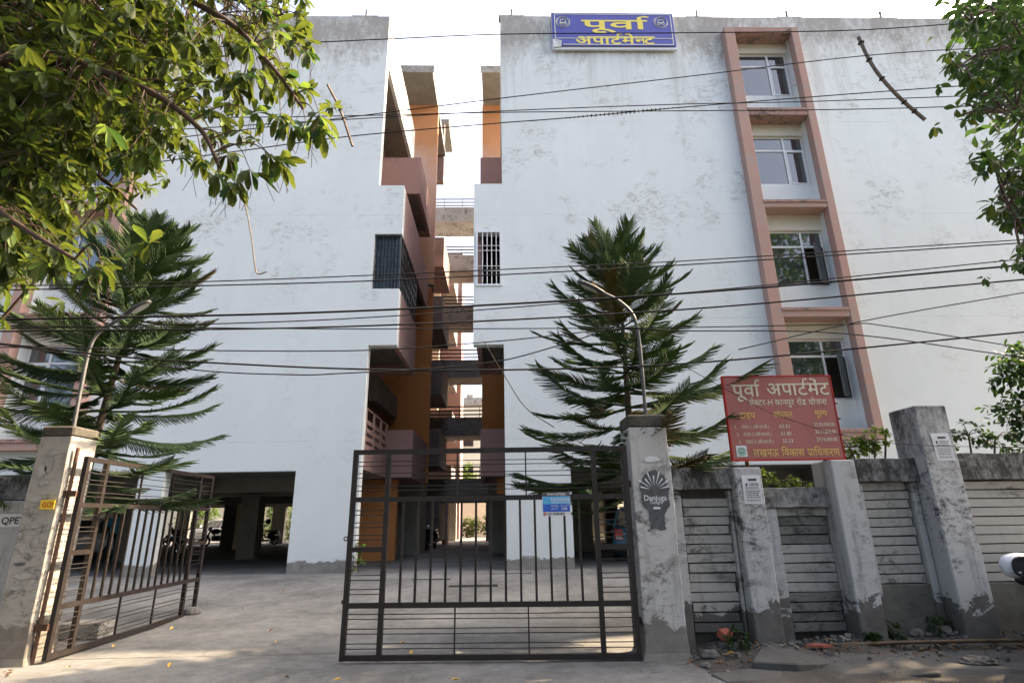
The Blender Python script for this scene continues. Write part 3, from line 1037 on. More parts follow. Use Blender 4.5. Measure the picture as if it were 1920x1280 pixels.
# ------------------------------------------------------------------ red board on the wall
M['redboard'] = plain('faded_red_board', (.36, .125, .11), .55, 0, .10, 1.6, 0)
M['fadedwhite'] = plain('faded_white_letters', (.62, .57, .44), .6, 0, .08, 6, 0)
M['fadedorange'] = plain('faded_orange_letters', (.66, .43, .14), .6, 0, .1, 6, 0)
M['greenprint'] = plain('green_emblem_print', (.08, .36, .26), .6, 0, .15, 20, 0)
rs = thing('housing_board', 'faded red price board with Hindi writing standing on the boundary wall', 'sign', (3.6, 7.02, 2.1))
SX0, SX1, SZ0, SZ1 = 2.895, 4.29, 2.155, 3.21
MB().box(SX0, SX1, 7.0, 7.035, SZ0, SZ1).build('board', 'redboard', rs, .006)
ed = MB().box(SX0 - .012, SX0 - .001, 6.992, 7.05, SZ0 - .01, SZ1 + .01).box(SX1 + .001, SX1 + .012, 6.992, 7.05, SZ0 - .01, SZ1 + .01)
ed.box(SX0 - .001, SX1 + .001, 6.992, 7.05, SZ1 + .001, SZ1 + .012).box(SX0 - .001, SX1 + .001, 6.992, 7.05, SZ0 - .014, SZ0 - .001)
ed.build('edge_strip', 'redink', rs)
for x in (3.1, 4.1):
    MB().tube([(x, 7.10, 1.75), (x, 7.10, 3.12)], .025, 8).build('support_post', 'rust', rs)
for z in lin(2.25, 2.85, 4):
    MB().tube([(SX1 + .012, 6.99, z), (SX1 + .035, 6.99, z)], .012, 6).build('bolt', 'black', rs)
def sb(s, t):
    return SX0 + s * (SX1 - SX0), SZ1 - t * (SZ1 - SZ0)
def row(tok, s0, s1, th, tb, bold=.012):
    return fit(tok, sb(s0, 0)[0], sb(s1, 0)[0], sb(0, tb)[1], sb(0, th)[1], bold)
YB = 6.994
letters([row(['पू', ('R', 'वा')], .07, .325, .10, .245), row(['अ', 'पा', ('R', 'ट'), 'में', 'ट'], .39, .975, .09, .235)], YB, 'fadedwhite', rs)
letters([row(['से', ('H', 'क'), 'ट', 'र', '-H', ' ', 'का', 'न', 'पु', 'र', ' ', 'रो', 'ड', ' ', 'यो', 'ज', 'ना'], .21, .93, .292, .358)], YB, 'fadedwhite', rs)
letters([row(['टा', 'इ', 'प'], .105, .25, .445, .515), row([('H', 'क'), 'षे', ('r', 'त'), 'फ', 'ल'], .42, .595, .44, .505), row(['मू', ('H', 'ल'), 'य'], .80, .915, .43, .495)], YB, 'fadedorange', rs)
rows = []
for i, (a, b, c) in enumerate((('63.51', '33,50,000.00', '1'), ('61.80', '33,17,820.00', '2'), ('55.53', '29,76,000.00', '3'))):
    t = .60 + .088 * i
    o_ = .01 * i
    rows += [row(c + '.', .05 + o_, .07 + o_, t, t + .035), row(['टा', 'इ', 'प', '-' + c + ' (1 ', 'बी', '.', 'ए', 'च', '.', 'के', '.)'], .11 + o_, .36 + o_, t, t + .035, .01),
             row(a, .455 + o_ * .5, .55 + o_ * .5, t - .01, t + .033), row(b, .775, .965, t - .025, t + .018)]
letters(rows, YB, 'fadedwhite', rs)
letters([row(['ल', 'ख', 'न', 'ऊ', ' ', 'िव', 'का', 'स', ' ', ('r', 'प'), 'ा', 'िध', 'क', 'र', 'ण'], .185, .965, .885, .965)], YB, 'fadedorange', rs)
x_, z_ = sb(.035, .965)
x2, z2 = sb(.13, .835)
MB().box(x_, x2, 6.995, 6.999, z_, z2).build('emblem_panel', 'paper', rs)
em = MB().torus(((x_ + x2) / 2, 6.993, (z_ + z2) / 2 - .005), (0, 1, 0), .045, .004, 22, 4)
for sg in (-1, 1):
    em.tube([((x_ + x2) / 2 + sg * (.008 + .018 * math.cos(a)), 6.993, (z_ + z2) / 2 + .004 + .018 * math.sin(a)) for a in lin(-2.6, 2.2, 9)], .004, 4)
em.box((x_ + x2) / 2 - .028, (x_ + x2) / 2 + .028, 6.992, 6.9945, z_ + .035, z_ + .05)
em.build('emblem', 'greenprint', rs)

# ------------------------------------------------------------------ gate pillars
M['captop'] = plain('dark_mouldy_cement', (.075, .068, .055), .95, 0, .5, 7, .5)
def pillar(name, label, x0, x1, y0, y1, h, cap, mat):
    t = thing(name, label, 'gate pillar', ((x0 + x1) / 2, (y0 + y1) / 2, 0), 'gate pillars')
    mb = MB()
    n = 16
    # shaft with slightly uneven faces
    ring = [(x0, y0), (x1, y0), (x1, y1), (x0, y1)]
    for i in range(n):
        z = -.1 + (h - cap + .1) * i / (n - 1)
        for (x, y) in ring:
            j = Vector((mnoise.noise(Vector((x * 3, y * 3, z * 2))), mnoise.noise(Vector((x * 3 + 9, y * 3, z * 2))), 0)) * .018
            fl = .05 * max(0, .12 - z) / .12
            mb.v.append((x + j.x + (fl if x == x1 else -fl), y + j.y + (fl if y == y1 else -fl), z))
    for i in range(n - 1):
        for j in range(4):
            mb.f.append((i * 4 + j, i * 4 + (j + 1) % 4, (i + 1) * 4 + (j + 1) % 4, (i + 1) * 4 + j))
    mb.f.append((n * 4 - 4, n * 4 - 3, n * 4 - 2, n * 4 - 1))
    mb.build('shaft', mat, t, .012)
    MB().box(x0 - .004, x1 + .004, y0 - .004, y1 + .004, h - cap, h).build('cap', 'captop', t, .02)
    return t
M['pillar_left'] = weathered('paper_scarred_pillar', (.36, .345, .315), (.11, .10, .088), top=(1.2, 3.1, .85, 2.2), band=(.0, .8, (.22, .2, .17), .7), amount=.9, seed=21, patch=.42)
PL = pillar('gate_pillar', 'sunlit plastered gate pillar with torn posters behind the open gate leaf', -5.82, -5.42, 7.25, 7.72, 2.72, .13, 'pillar_left')
PR = pillar('gate_pillar', 'flaking whitewashed gate pillar with a dark ice-cream poster, right of the closed leaf', 1.58, 2.055, 6.85, 7.32, 2.71, .16, 'pillar')
MB().tube([(1.535, 7.1, -.05), (1.535, 7.1, 2.25)], .028, 8).build('hinge_post', 'galv', PR)
MB().tube([(-5.375, 7.33, -.05), (-5.375, 7.33, 2.45)], .022, 8).build('hinge_post', 'gate_brown', PL)
for z in (.35, 1.85):
    MB().box(-5.42, -5.26, 7.29, 7.35, z, z + .07).build('hinge', 'rust', PL)
    MB().box(1.5, 1.6, 6.93, 6.99, z, z + .07).build('hinge', 'rust', PR)
# scraps of torn poster on the left pillar
M['darkprint'] = plain('dark_poster_print', (.085, .085, .092), .75, 0, .35, 16, 0)
M['scrap'] = plain('grey_paper_remains', (.33, .32, .30), .9, 0, .3, 9, .2)
for (x, z, w, h) in ((-5.70, 2.15, .16, .20), (-5.64, 2.02, .14, .1), (-5.62, 2.22, .12, .2), (-5.64, 1.5, .24, .06), (-5.62, .95, .30, .09), (-5.7, 1.08, .18, .05), (-5.62, 2.38, .2, .07), (-5.68, .82, .2, .06), (-5.58, 1.34, .1, .16), (-5.68, 1.82, .2, .08)):
    pts = []
    for i in range(17):
        a = 2 * math.pi * i / 17
        k = .62 + .38 * rnd.random()
        pts.append((x + w * .5 * k * math.cos(a), 7.232, z + h * .5 * k * math.sin(a)))
    MB().poly(pts).build('paper_scrap', 'scrap' if h > .055 else 'darkprint', PL, recalc=False)
gs_ = thing('sticker', 'small yellow sticker reading GO on the left gate pillar', 'sticker', (-5.52, 7.215, 1.7))
MB().box(-5.60, -5.43, 7.212, 7.217, 1.70, 1.81).build('sticker_sheet', 'yellowpl', gs_)
letters([fit('GO!', -5.575, -5.445, 1.725, 1.785, .02)], 7.210, 'redink', gs_)

# dark poster on the right pillar
dp = thing('poster', 'torn dark poster with a white burst and script lettering on the right gate pillar', 'poster', (1.83, 6.84, 1.4))
edge = [(1.66, 1.86), (1.72, 1.98), (1.85, 2.04), (1.96, 1.97), (2.01, 1.82), (1.99, 1.62), (1.93, 1.52), (1.925, 1.36), (1.75, 1.36), (1.745, 1.55), (1.68, 1.66)]
torn = []
for i, p in enumerate(edge):
    q = edge[(i + 1) % len(edge)]
    for k in range(5):
        s = k / 5
        torn.append((p[0] + (q[0] - p[0]) * s + rnd.uniform(-.014, .014), 6.838, p[1] + (q[1] - p[1]) * s + rnd.uniform(-.014, .014)))
MB().poly(torn).build('print', 'darkprint', dp, recalc=False)
bu = MB()
for i, a in enumerate(lin(.25, 2.9, 9)):
    c_, s_ = math.cos(a), math.sin(a)
    r0, r1 = .05, .17 + .05 * (i % 2)
    cx, cz = 1.835, 1.80
    bu.poly([(cx + c_ * r0, 6.834, cz + s_ * r0), (cx + c_ * r1 - s_ * .010, 6.834, cz + s_ * r1 + c_ * .010), (cx + c_ * r1 + s_ * .010, 6.834, cz + s_ * r1 - c_ * .010)])
bu.build('burst', 'paper', dp, recalc=False)
letters([fit('Danjuga', 1.70, 1.97, 1.685, 1.745, .012), fit('Delight', 1.77, 1.92, 1.645, 1.68, .004)], 6.834, 'paper', dp)
MB().box(1.80, 1.88, 6.832, 6.836, 1.585, 1.61).build('price_strip', 'paper', dp)
MB().poly([(1.74, 6.836, 2.17), (1.80, 6.836, 2.20), (1.90, 6.836, 2.19), (1.94, 6.836, 2.15), (1.85, 6.836, 2.13), (1.76, 6.836, 2.13)]).build('paper_scrap', 'paper', dp, recalc=False)

# ------------------------------------------------------------------ steel gate leaves
def gate_leaf():
    t = thing('gate_leaf', '', 'gate', (0, 0, 0), 'gate leaves')
    L, H = 3.34, 2.33
    T = .028
    f = MB()
    for u in (.03, .41, 2.90, 3.31):
        f.box(u - T, u + T, -T, T, .02, H)
    us = [.058, .382, .438, 2.872, 2.928, 3.282]
    for z in (.05, .58, 1.74, H - .03):
        for a in range(0, 6, 2):
            f.box(us[a], us[a + 1], -T + .001, T - .001, z - T, z + T)
    for a in (0, 4):
        f.box(us[a], us[a + 1], -T + .001, T - .001, 1.15, 1.15 + 2 * T)
    f.build('frame', 'gate', t)
    bar = None
    for i in range(13):
        u = .438 + (2.872 - .438) * (i + 1) / 14
        if bar is None:
            bar = MB().box(u - .013, u + .013, -.013, .013, .61, 1.712).build('bar', 'gate', t)
            bar['u'] = u
            u0 = u
        else:
            k = bar.copy()
            COL.objects.link(k)
            k.location.x = u - u0
    def rods(zs, a, b, bow=.0):
        for z in zs:
            n = 7
            pts = [(a + (b - a) * i / (n - 1), -.02, z + rnd.uniform(-.003, .003) * (1 if b - a > 1 else .3)) for i in range(n)]
            MB().tube(pts, .0055, 5, False).build('rod', 'gate', t)
    pair = lambda cs: [c + d for c in cs for d in (-.026, .026)]
    rods(pair((2.16, 2.02, 1.87)), .03, 3.31)
    rods(pair((.46, .31, .16)), .03, 3.31)
    for a, b in ((.03, .41), (2.90, 3.31)):
        rods(pair((1.59, 1.45, 1.31)), a, b)
        rods(pair((1.02, .87, .72)), a, b)
    for u in (1.23, 2.06):
        MB().box(u - .008, u + .008, -.012, .012, .08, .552).build('stay', 'gate', t)
        MB().box(u - .008, u + .008, -.012, .012, 1.768, H - .058).build('stay', 'gate', t)
    lt = MB().torus((3.365, 0, 1.30), (0, 1, 0), .022, .007, 12, 5)
    lt.box(3.33, 3.36, -.012, .012, .60, .64)
    lt.build('latch', 'gate', t)
    return t
GL = gate_leaf()
GL.location = (1.535, 6.86, .0)
GL.rotation_euler = (0, R(-.15), math.pi - R(2.9))
GL['label'] = 'closed dark steel gate leaf with a blue no-parking plate'
G2 = copy_thing(GL, (-5.25, 7.33, .01), R(90.3), 'open brown steel gate leaf swung inwards beside the left pillar')
st = tag(MB().ball((-5.2, 10.45, .09), (.16, .12, .09), 10, 6).build('stopper_stone', 'stone', None), 'pale stone holding the end of the open gate leaf', 'stone')
cb = thing('cement_block', 'broken cement block on the ground behind the open gate leaf', 'block', (-5.9, 8.9, .02))
MB().box(-6.35, -5.55, 8.7, 9.05, 0, .22).build('block', 'concrete', cb, .02)

# blue plate on the gate
M['ad_blue'] = plain('blue_plate_print', (.03, .12, .52), .4, 0, .12, 9, 0)
M['ad_sky'] = plain('light_blue_print', (.10, .42, .72), .4, 0, .1, 9, 0)
pl = thing('gate_plate', 'small blue advertising plate reading NO PARKING wired to the closed gate leaf', 'sign', (.66, 6.84, 1.53))
MB().box(.495, .825, 6.845, 6.850, 1.525, 1.795).build('plate', 'paper', pl)
MB().box(.495, .825, 6.841, 6.844, 1.748, 1.795).build('phone_strip', 'darkprint', pl)
MB().box(.502, .818, 6.841, 6.844, 1.66, 1.746).build('upper_print', 'ad_sky', pl)
MB().box(.502, .818, 6.841, 6.844, 1.575, 1.659).build('lower_print', 'ad_blue', pl)
letters([fit('9044187000', .55, .77, 1.757, 1.786, .01), fit('TACHYON', .59, .81, 1.693, 1.727, .03), fit('FIBER BROADBAND', .60, .81, 1.668, 1.684, .01),
         fit('200 Mbps', .595, .685, 1.632, 1.648, .01), fit('Free OTT', .71, .805, 1.632, 1.648, .01), fit('Live TV', .595, .67, 1.60, 1.616, .01), fit('1398', .72, .785, 1.595, 1.62, .02)], 6.838, 'paper', pl)
letters([fit('NO PARKING', .555, .755, 1.537, 1.563, .025)], 6.838, 'darkink', pl)
MB().torus((.523, 6.839, 1.55), (0, 1, 0), .015, .003, 14, 4).box(.512, .534, 6.837, 6.841, 1.548, 1.552).build('no_parking_mark', 'redink', pl)

# ------------------------------------------------------------------ boundary walls
def plank_set(t, x0, x1, z0, z1, y, mat='plank', pitch=.107, mats=None):
    z = z0
    i = 0
    while z + pitch <= z1 + .02:
        a, b = x0 + rnd.uniform(-.012, .012), x1 + rnd.uniform(-.02, .02)
        yo = y + rnd.uniform(-.012, .008)
        mb = MB().box(a, b, yo, y + .09, z, z + pitch - .011 - rnd.uniform(0, .004))
        dz = rnd.uniform(-.006, .006)
        mb.v = [(p[0], p[1], p[2] + (dz if p[0] > (a + b) / 2 else 0)) for p in mb.v]
        mb.build('plank', mats(i) if mats else mat, t, .004)
        z += pitch
        i += 1
def rough_beam(t, name, x0, x1, y0, y1, z0, z1, mat, n=10):
    mb = MB()
    for i in range(n):
        x = x0 + (x1 - x0) * i / (n - 1)
        j = lambda s: mnoise.noise(Vector((x * 4, s * 3.1, z1))) * .012
        mb.v += [(x, y0 + j(1), z0 + j(2)), (x, y1, z0), (x, y1 + j(3), z1 + j(4)), (x, y0 + .015 + j(5), z1 + j(6))]
    for i in range(n - 1):
        for j in range(4):
            mb.f.append((i * 4 + j, i * 4 + (j + 1) % 4, i * 4 + 4 + (j + 1) % 4, i * 4 + 4 + j))
    mb.f += [(0, 1, 2, 3), tuple(range(n * 4 - 1, n * 4 - 5, -1))]
    return mb.build(name, mat, t, .006)

RW = thing('boundary_wall', 'mouldy precast boundary wall of planks and posts right of the gate', 'wall', (4.5, 7.15, 0))
MB().box(2.06, 3.0, 7.26, 7.34, -.1, 1.83).build('backing', 'recess', RW)
MB().box(3.0, 4.1, 7.26, 7.34, -.1, 1.60).build('backing', 'recess', RW)
MB().box(4.1, 17, 7.26, 7.34, -.1, 1.89).build('backing', 'recess', RW)
rough_beam(RW, 'coping', 2.06, 2.86, 7.02, 7.36, 1.81, 2.07, 'coping')
rough_beam(RW, 'coping', 3.19, 4.03, 7.06, 7.36, 1.585, 1.82, 'coping')
rough_beam(RW, 'coping', 4.34, 5.19, 7.02, 7.36, 1.87, 2.15, 'coping')
rough_beam(RW, 'coping', 5.62, 6.95, 7.02, 7.36, 1.88, 2.20, 'coping', 14)
plank_set(RW, 2.24, 2.80, .22, 1.80, 7.15)
plank_set(RW, 3.40, 4.02, .20, 1.58, 7.15, mats=lambda i: 'plankdark' if i in (0, 1, 2, 3, 10, 11, 9) else 'plank')
plank_set(RW, 4.52, 5.09, .70, 1.90, 7.15)
plank_set(RW, 5.76, 6.62, .70, 1.86, 7.15)
for (a, b) in ((4.44, 5.16), (5.66, 6.8)):
    MB().box(a, b, 7.12, 7.25, .05, .69).build('bare_panel', 'recess', RW, .01)
for (a, b, z1) in ((2.06, 2.22, 1.80), (2.815, 2.845, 1.80), (3.20, 3.38, 1.58), (4.345, 4.50, 1.86), (5.11, 5.19, 1.86), (5.62, 5.74, 1.87), (6.64, 6.95, 1.87)):
    MB().box(a, b, 7.09, 7.255, -.05, z1).build('jamb', 'wallpost', RW, .008)
for (a, b, y0, z1) in ((2.855, 3.185, 6.93, 2.06), (4.035, 4.335, 6.88, 2.13), (5.2, 5.61, 6.85, 2.78), (6.97, 7.25, 6.9, 2.2)):
    MB().box(a, b, y0, 7.34, -.1, z1).build('post', 'wallpost', RW, .014)
MB().box(7.26, 17, 7.12, 7.34, -.1, 2.15).build('wall_panel', 'wallpost', RW)

LW = thing('boundary_wall', 'plank boundary wall in shade at the left edge with painted capitals', 'wall', (-8, 7.8, 0))
MB().box(-15, -5.96, 7.82, 7.9, -.1, 1.9).build('backing', 'recess', LW)
rough_beam(LW, 'coping', -15, -5.96, 7.6, 7.92, 1.83, 2.12, 'coping', 30)
for a in (-6.12, -8.3, -10.5):
    MB().box(a - (.16 if a < -7 else .45), a + .17, 7.56, 7.82, -.1, 1.82).build('post', 'wallpost', LW, .012)
    plank_set(LW, a - 2.0, a - .18, .25, 1.82, 7.70, 'plank', .14)
MB().box(-6.40, -5.96, 7.545, 7.558, 1.50, 1.66).build('name_panel', 'paper', LW)
letters([fit('QPET', -6.29, -6.00, 1.54, 1.62, .02)], 7.542, 'darkink', LW)

# printed notices
def notice(label, x0, x1, z0, z1, y, skew):
    t = thing('notice', label, 'paper notice', ((x0 + x1) / 2, y, z0), 'white notices on the wall posts')
    def fr(x, z):
        s = (z1 - z) / (z1 - z0)
        return (x + skew * s, y - .004 * math.sin(s * 5), z)
    def rect(a, b, c, d, off):
        p = [fr(a, c), fr(b, c), fr(b, d), fr(a, d)]
        return [(q[0], q[1] - off, q[2]) for q in p]
    mb = MB()
    n = 6
    for i in range(n):
        za, zb_ = z1 - (z1 - z0) * i / n, z1 - (z1 - z0) * (i + 1) / n
        mb.quad(*rect(x0, x1, zb_, za, 0))
    mb.build('sheet', 'paper', t, recalc=False)
    w, h = x1 - x0, z1 - z0
    ink = MB()
    ink.quad(*rect(x0 + .32 * w, x0 + .78 * w, z1 - .2 * h, z1 - .13 * h, .004))
    for k, zz in enumerate((.29, .35, .43, .56, .63, .70, .77, .86)):
        a = x0 + (.36 if k < 2 else .16) * w
        while a < x1 - .18 * w:
            l = w * rnd.uniform(.05, .16)
            ink.quad(*rect(a, min(a + l, x1 - .12 * w), z1 - (zz + .026) * h, z1 - zz * h, .004))
            a += l + .025 * w
    for (a, b, c, d) in ((.1, .9, .50, .508), (.1, .9, .925, .933), (.1, .108, .5, .93), (.892, .9, .5, .93)):
        ink.quad(*rect(x0 + a * w, x0 + b * w, z1 - d * h, z1 - c * h, .004))
    p = [fr(x0 + a * w, z1 - c * h) for a, c in ((.14, .33), (.21, .27), (.28, .33), (.25, .33), (.25, .39), (.17, .39), (.17, .33))]
    ink.poly([(q[0], q[1] - .004, q[2]) for q in p])
    ink.build('print', 'darkink', t, recalc=False)
notice('white printed notice pasted on the shorter post beneath the red board', 2.93, 3.155, 1.63, 1.965, 6.922, 0.0)
notice('white printed notice pasted on the tall leaning post at far right', 5.32, 5.545, 2.10, 2.43, 6.842, .02)

# ------------------------------------------------------------------ street lamps on the pillars
def lamp(label, pts, head):
    t = thing('street_lamp', label, 'street lamp', pts[0], 'curved pipe lamps on the gate pillars')
    # smooth the bend
    P = [Vector(p) for p in pts]
    out = []
    for i in range(len(P) - 1):
        p0, p1, p2, p3 = P[max(i - 1, 0)], P[i], P[i + 1], P[min(i + 2, len(P) - 1)]
        for k in range(5):
            s = k / 5
            out.append(.5 * ((2 * p1) + (p2 - p0) * s + (2 * p0 - 5 * p1 + 4 * p2 - p3) * s * s + (3 * p1 - p0 - 3 * p2 + p3) * s ** 3))
    out.append(P[-1])
    MB().tube(out, .024, 10).build('pipe', 'galv', t, smooth=True)
    a, b = Vector(head[0]), Vector(head[1])
    d = (b - a).normalized()
    mb = MB()
    side = Vector((0, 1, 0))
    nrm = d.cross(side).normalized()
    if nrm.z < 0:
        nrm = -nrm
    n = 9
    for i in range(n):
        s = i / (n - 1)
        w = .07 * (math.sin(math.pi * (.12 + .80 * s)) ** .6)
        h = .045 * (math.sin(math.pi * (.12 + .80 * s)) ** .6)
        c = a + (b - a) * s
        for k in range(10):
            an = 2 * math.pi * k / 10
            mb.v.append(tuple(c + side * w * math.cos(an) + nrm * h * math.sin(an) * (1 if math.sin(an) > 0 else .45)))
    for i in range(n - 1):
        for k in range(10):
            mb.f.append((i * 10 + k, i * 10 + (k + 1) % 10, i * 10 + 10 + (k + 1) % 10, i * 10 + 10 + k))
    mb.f += [tuple(range(9, -1, -1)), tuple(range(n * 10 - 10, n * 10))]
    hd = mb.build('lamp_head', 'steel', t, smooth=True)
    c = a + (b - a) * .55 - nrm * .026
    le = MB()
    for k in range(12):
        an = 2 * math.pi * k / 12
        le.v.append(tuple(c + d * .13 * math.cos(an) + side * .055 * math.sin(an)))
    le.f.append(tuple(range(12)))
    le.build('lens', 'clearlens', hd, recalc=False)
    return t
lamp('grey pipe street lamp bending left above the right gate pillar', [(1.88, 7.12, 2.66), (1.885, 7.12, 3.3), (1.875, 7.12, 3.85), (1.82, 7.12, 4.13), (1.64, 7.12, 4.33), (1.42, 7.12, 4.45)],
     [(1.46, 7.12, 4.43), (1.10, 7.12, 4.62)])
lamp('pale pipe street lamp bending right above the left gate pillar', [(-5.58, 7.45, 2.66), (-5.6, 7.45, 3.3), (-5.6, 7.45, 3.8), (-5.53, 7.45, 4.03), (-5.33, 7.45, 4.2), (-5.15, 7.45, 4.33)],
     [(-5.2, 7.45, 4.30), (-4.90, 7.45, 4.50)])

# ------------------------------------------------------------------ overhead cables
def spline(P, m=8):
    P = [Vector(p) for p in P]
    out = []
    for i in range(len(P) - 1):
        p0, p1, p2, p3 = P[max(i - 1, 0)], P[i], P[i + 1], P[min(i + 2, len(P) - 1)]
        # straight-ish cable: keep tangents modest (chord-length aware)
        l = (p2 - p1).length
        t1 = (p2 - p0) / max((p2 - p0).length, 1e-6) * l
        t2 = (p3 - p1) / max((p3 - p1).length, 1e-6) * l
        for k in range(m):
            s = k / m
            out.append((2 * s ** 3 - 3 * s ** 2 + 1) * p1 + (s ** 3 - 2 * s ** 2 + s) * t1 + (-2 * s ** 3 + 3 * s ** 2) * p2 + (s ** 3 - s ** 2) * t2)
    out.append(P[-1])
    return out
CABLES = [
    [[-7.107, 6.2, 7.319], [-3.116, 6.2, 7.573], [-1.493, 6.2, 7.677], [0.056, 6.2, 7.768], [2.62, 6.2, 7.808], [5.116, 6.2, 7.877], [7.621, 6.2, 8.123], [11.602, 6.2, 8.514]],
    [[-8.489, 6.2, 6.192], [-4.5, 6.2, 6.485], [-2.06, 6.2, 6.664], [0.033, 6.2, 6.804], [2.525, 6.2, 6.922], [4.331, 6.2, 6.97], [7.318, 6.2, 7.103], [11.314, 6.2, 7.281]],
    [[-8.514, 6.2, 6.506], [-4.515, 6.2, 6.568], [-2.055, 6.2, 6.607], [0.031, 6.2, 6.666], [2.5, 6.2, 6.695], [4.881, 6.2, 6.725], [7.229, 6.2, 6.807], [11.227, 6.2, 6.948]],
    [[-7.28, 6.2, 5.685], [-3.322, 6.2, 6.265], [-2.044, 6.2, 6.453], [-0.875, 6.2, 6.631], [0.319, 6.2, 6.813], [2.547, 6.2, 7.131], [5.193, 6.2, 7.51], [7.492, 6.2, 7.688], [11.48, 6.2, 7.998]],
    [[-7.267, 6.2, 5.596], [-3.318, 6.2, 6.237], [-2.043, 6.2, 6.444], [0.031, 6.2, 6.666], [0.941, 6.2, 6.749], [2.525, 6.2, 6.924], [5.298, 6.2, 7.189], [7.397, 6.2, 7.369], [11.382, 6.2, 7.712]],
    [[-9.566, 6.2, 4.161], [-5.566, 6.2, 4.235], [-3.647, 6.2, 4.27], [-1.882, 6.2, 4.33], [0.994, 6.2, 4.452], [2.264, 6.2, 4.51], [6.626, 6.2, 4.78], [10.618, 6.2, 5.027]],
    [[-9.63, 6.2, 4.038], [-5.63, 6.2, 4.12], [-1.872, 6.2, 4.196], [0.398, 6.2, 4.295], [2.251, 6.2, 4.394], [6.593, 6.2, 4.671], [10.585, 6.2, 4.926]],
    [[-9.731, 6.2, 3.632], [-5.732, 6.2, 3.701], [-1.839, 6.2, 3.768], [2.205, 6.2, 3.968], [6.488, 6.2, 4.318], [10.475, 6.2, 4.644]],
    [[-9.728, 6.2, 3.662], [-5.728, 6.2, 3.687], [-1.835, 6.2, 3.712], [2.197, 6.2, 3.894], [6.469, 6.2, 4.254], [10.455, 6.2, 4.589]],
    [[-9.723, 6.2, 3.583], [-5.724, 6.2, 3.671], [-1.838, 6.2, 3.757], [2.215, 6.2, 4.057], [6.537, 6.2, 4.482], [10.518, 6.2, 4.872]],
    [[-9.72, 6.2, 3.732], [-5.721, 6.2, 3.658], [-3.4, 6.2, 3.615], [-1.825, 6.2, 3.587], [1.092, 6.2, 3.57], [2.162, 6.2, 3.571], [4.088, 6.2, 3.594], [4.307, 6.2, 3.599], [6.174, 6.2, 3.265], [10.112, 6.2, 2.56]],
    [[-9.682, 6.2, 3.591], [-5.683, 6.2, 3.51], [-1.814, 6.2, 3.432], [0.005, 6.2, 3.537], [1.477, 6.2, 3.676], [2.171, 6.2, 3.65], [4.153, 6.2, 3.6], [6.185, 6.2, 3.299], [10.141, 6.2, 2.713]],
    [[-9.653, 6.2, 3.984], [-5.682, 6.2, 3.506], [-4.243, 6.2, 3.333], [-3.269, 6.2, 3.259], [-1.794, 6.2, 3.176], [-0.266, 6.2, 3.142], [2.121, 6.2, 3.194], [6.257, 6.2, 3.543], [10.243, 6.2, 3.88]],
    [[-9.632, 6.2, 4.028], [-5.672, 6.2, 3.466], [-3.346, 6.2, 3.135], [-2.199, 6.2, 3.071], [-1.787, 6.2, 3.083], [-0.776, 6.2, 3.13], [0.039, 6.2, 3.217], [0.665, 6.2, 3.383], [1.134, 6.2, 3.533], [1.509, 6.2, 3.689]],
    [[2.699, 6.2, 3.278], [4.153, 6.2, 3.6], [6.387, 6.2, 3.979], [10.331, 6.2, 4.647]],
    [[-0.172, 6.3, 3.498], [0.061, 6.3, 3.094], [0.302, 6.3, 2.713], [0.621, 6.3, 2.482]],
    [[2.228, 6.35, 3.163], [2.73, 6.35, 2.852], [3.098, 6.35, 2.638], [3.903, 6.35, 2.358], [4.638, 6.35, 2.24], [5.992, 6.35, 2.192]],
]
CLABEL = ['topmost thin cable crossing just below the blue roof sign', 'cable rising gently to the middle of the right wooden spacer', 'nearly level cable, lowest of those tied to the wooden spacers',
          'steep cable climbing from the left leaves to the upper right spacer', 'cable with a knotted splice right of the gap between the wings', 'upper one of a close pair of cables crossing the top third of the right pine',
          'lower one of a close pair of cables crossing the top third of the right pine', 'thickest black cable across the middle of the facade', 'second thick cable just under the thickest one', 'thin cable rising above the two thick ones on the right',
          'slack level cable that drops at the right past the window column', 'thin cable dipping left of the gap and dropping at the right', 'sagging black cable crossing in front of both street lamps',
          'lowest loose cable rising to the right street lamp', 'thin cable rising right from the right pine to the frame edge', 'short drop cable running down into the right pine', 'thin cable hanging across the red price board']
CR = [.009, .008, .008, .008, .009, .008, .009, .014, .012, .008, .007, .008, .012, .008, .007, .006, .004]
for i, P in enumerate(CABLES):
    P = [(p[0], p[1] + .07 * ((i * 5) % 7 - 3) * (1 if i < 15 else .3), p[2]) for p in P]
    o = MB().tube(spline(P), CR[i] * .85, 6).build('overhead_cable', 'cable', None, smooth=True)
    tag(o, CLABEL[i], 'cable', 'overhead cables along the street')
# splice windings on the knotted cable
kn = MB()
for i in range(26):
    s = i / 25
    x = .95 + (2.45 - .95) * s
    z = 6.749 + (6.918 - 6.749) * s
    r_ = .022 * math.sin(math.pi * s) ** .5
    kn.torus((x, 6.2 + .07 * ((4 * 5) % 7 - 3), z), (1, .2 * math.sin(i * 2.1), .12), max(.008, r_ * (.7 + .5 * rnd.random())), .005, 8, 4)
tag(kn.build('cable_splice', 'cable', None), 'dark taped splice wound round a cable right of the gap', 'cable splice')
def stick(label, P, w):
    t = thing('cable_spacer', label, 'cable spacer', P[0], 'wooden cable spacers')
    mb = MB()
    pts = spline(P, 4)
    mb.tube(pts, w, 6)
    mb.build('stick', 'wood', t)
    return t, pts
t, pts = stick('long curved wooden spacer tying five cables together at upper right', [(5.12, 6.15, 7.91), (5.19, 6.15, 7.51), (5.3, 6.15, 7.19), (5.52, 6.15, 6.8), (5.74, 6.15, 6.51)], .026)
for k in (1, 4, 8, 12, 14):
    MB().torus(pts[k], (pts[k + 1] - pts[k]), .032, .011, 10, 5).build('wire_tie', 'cable', t)
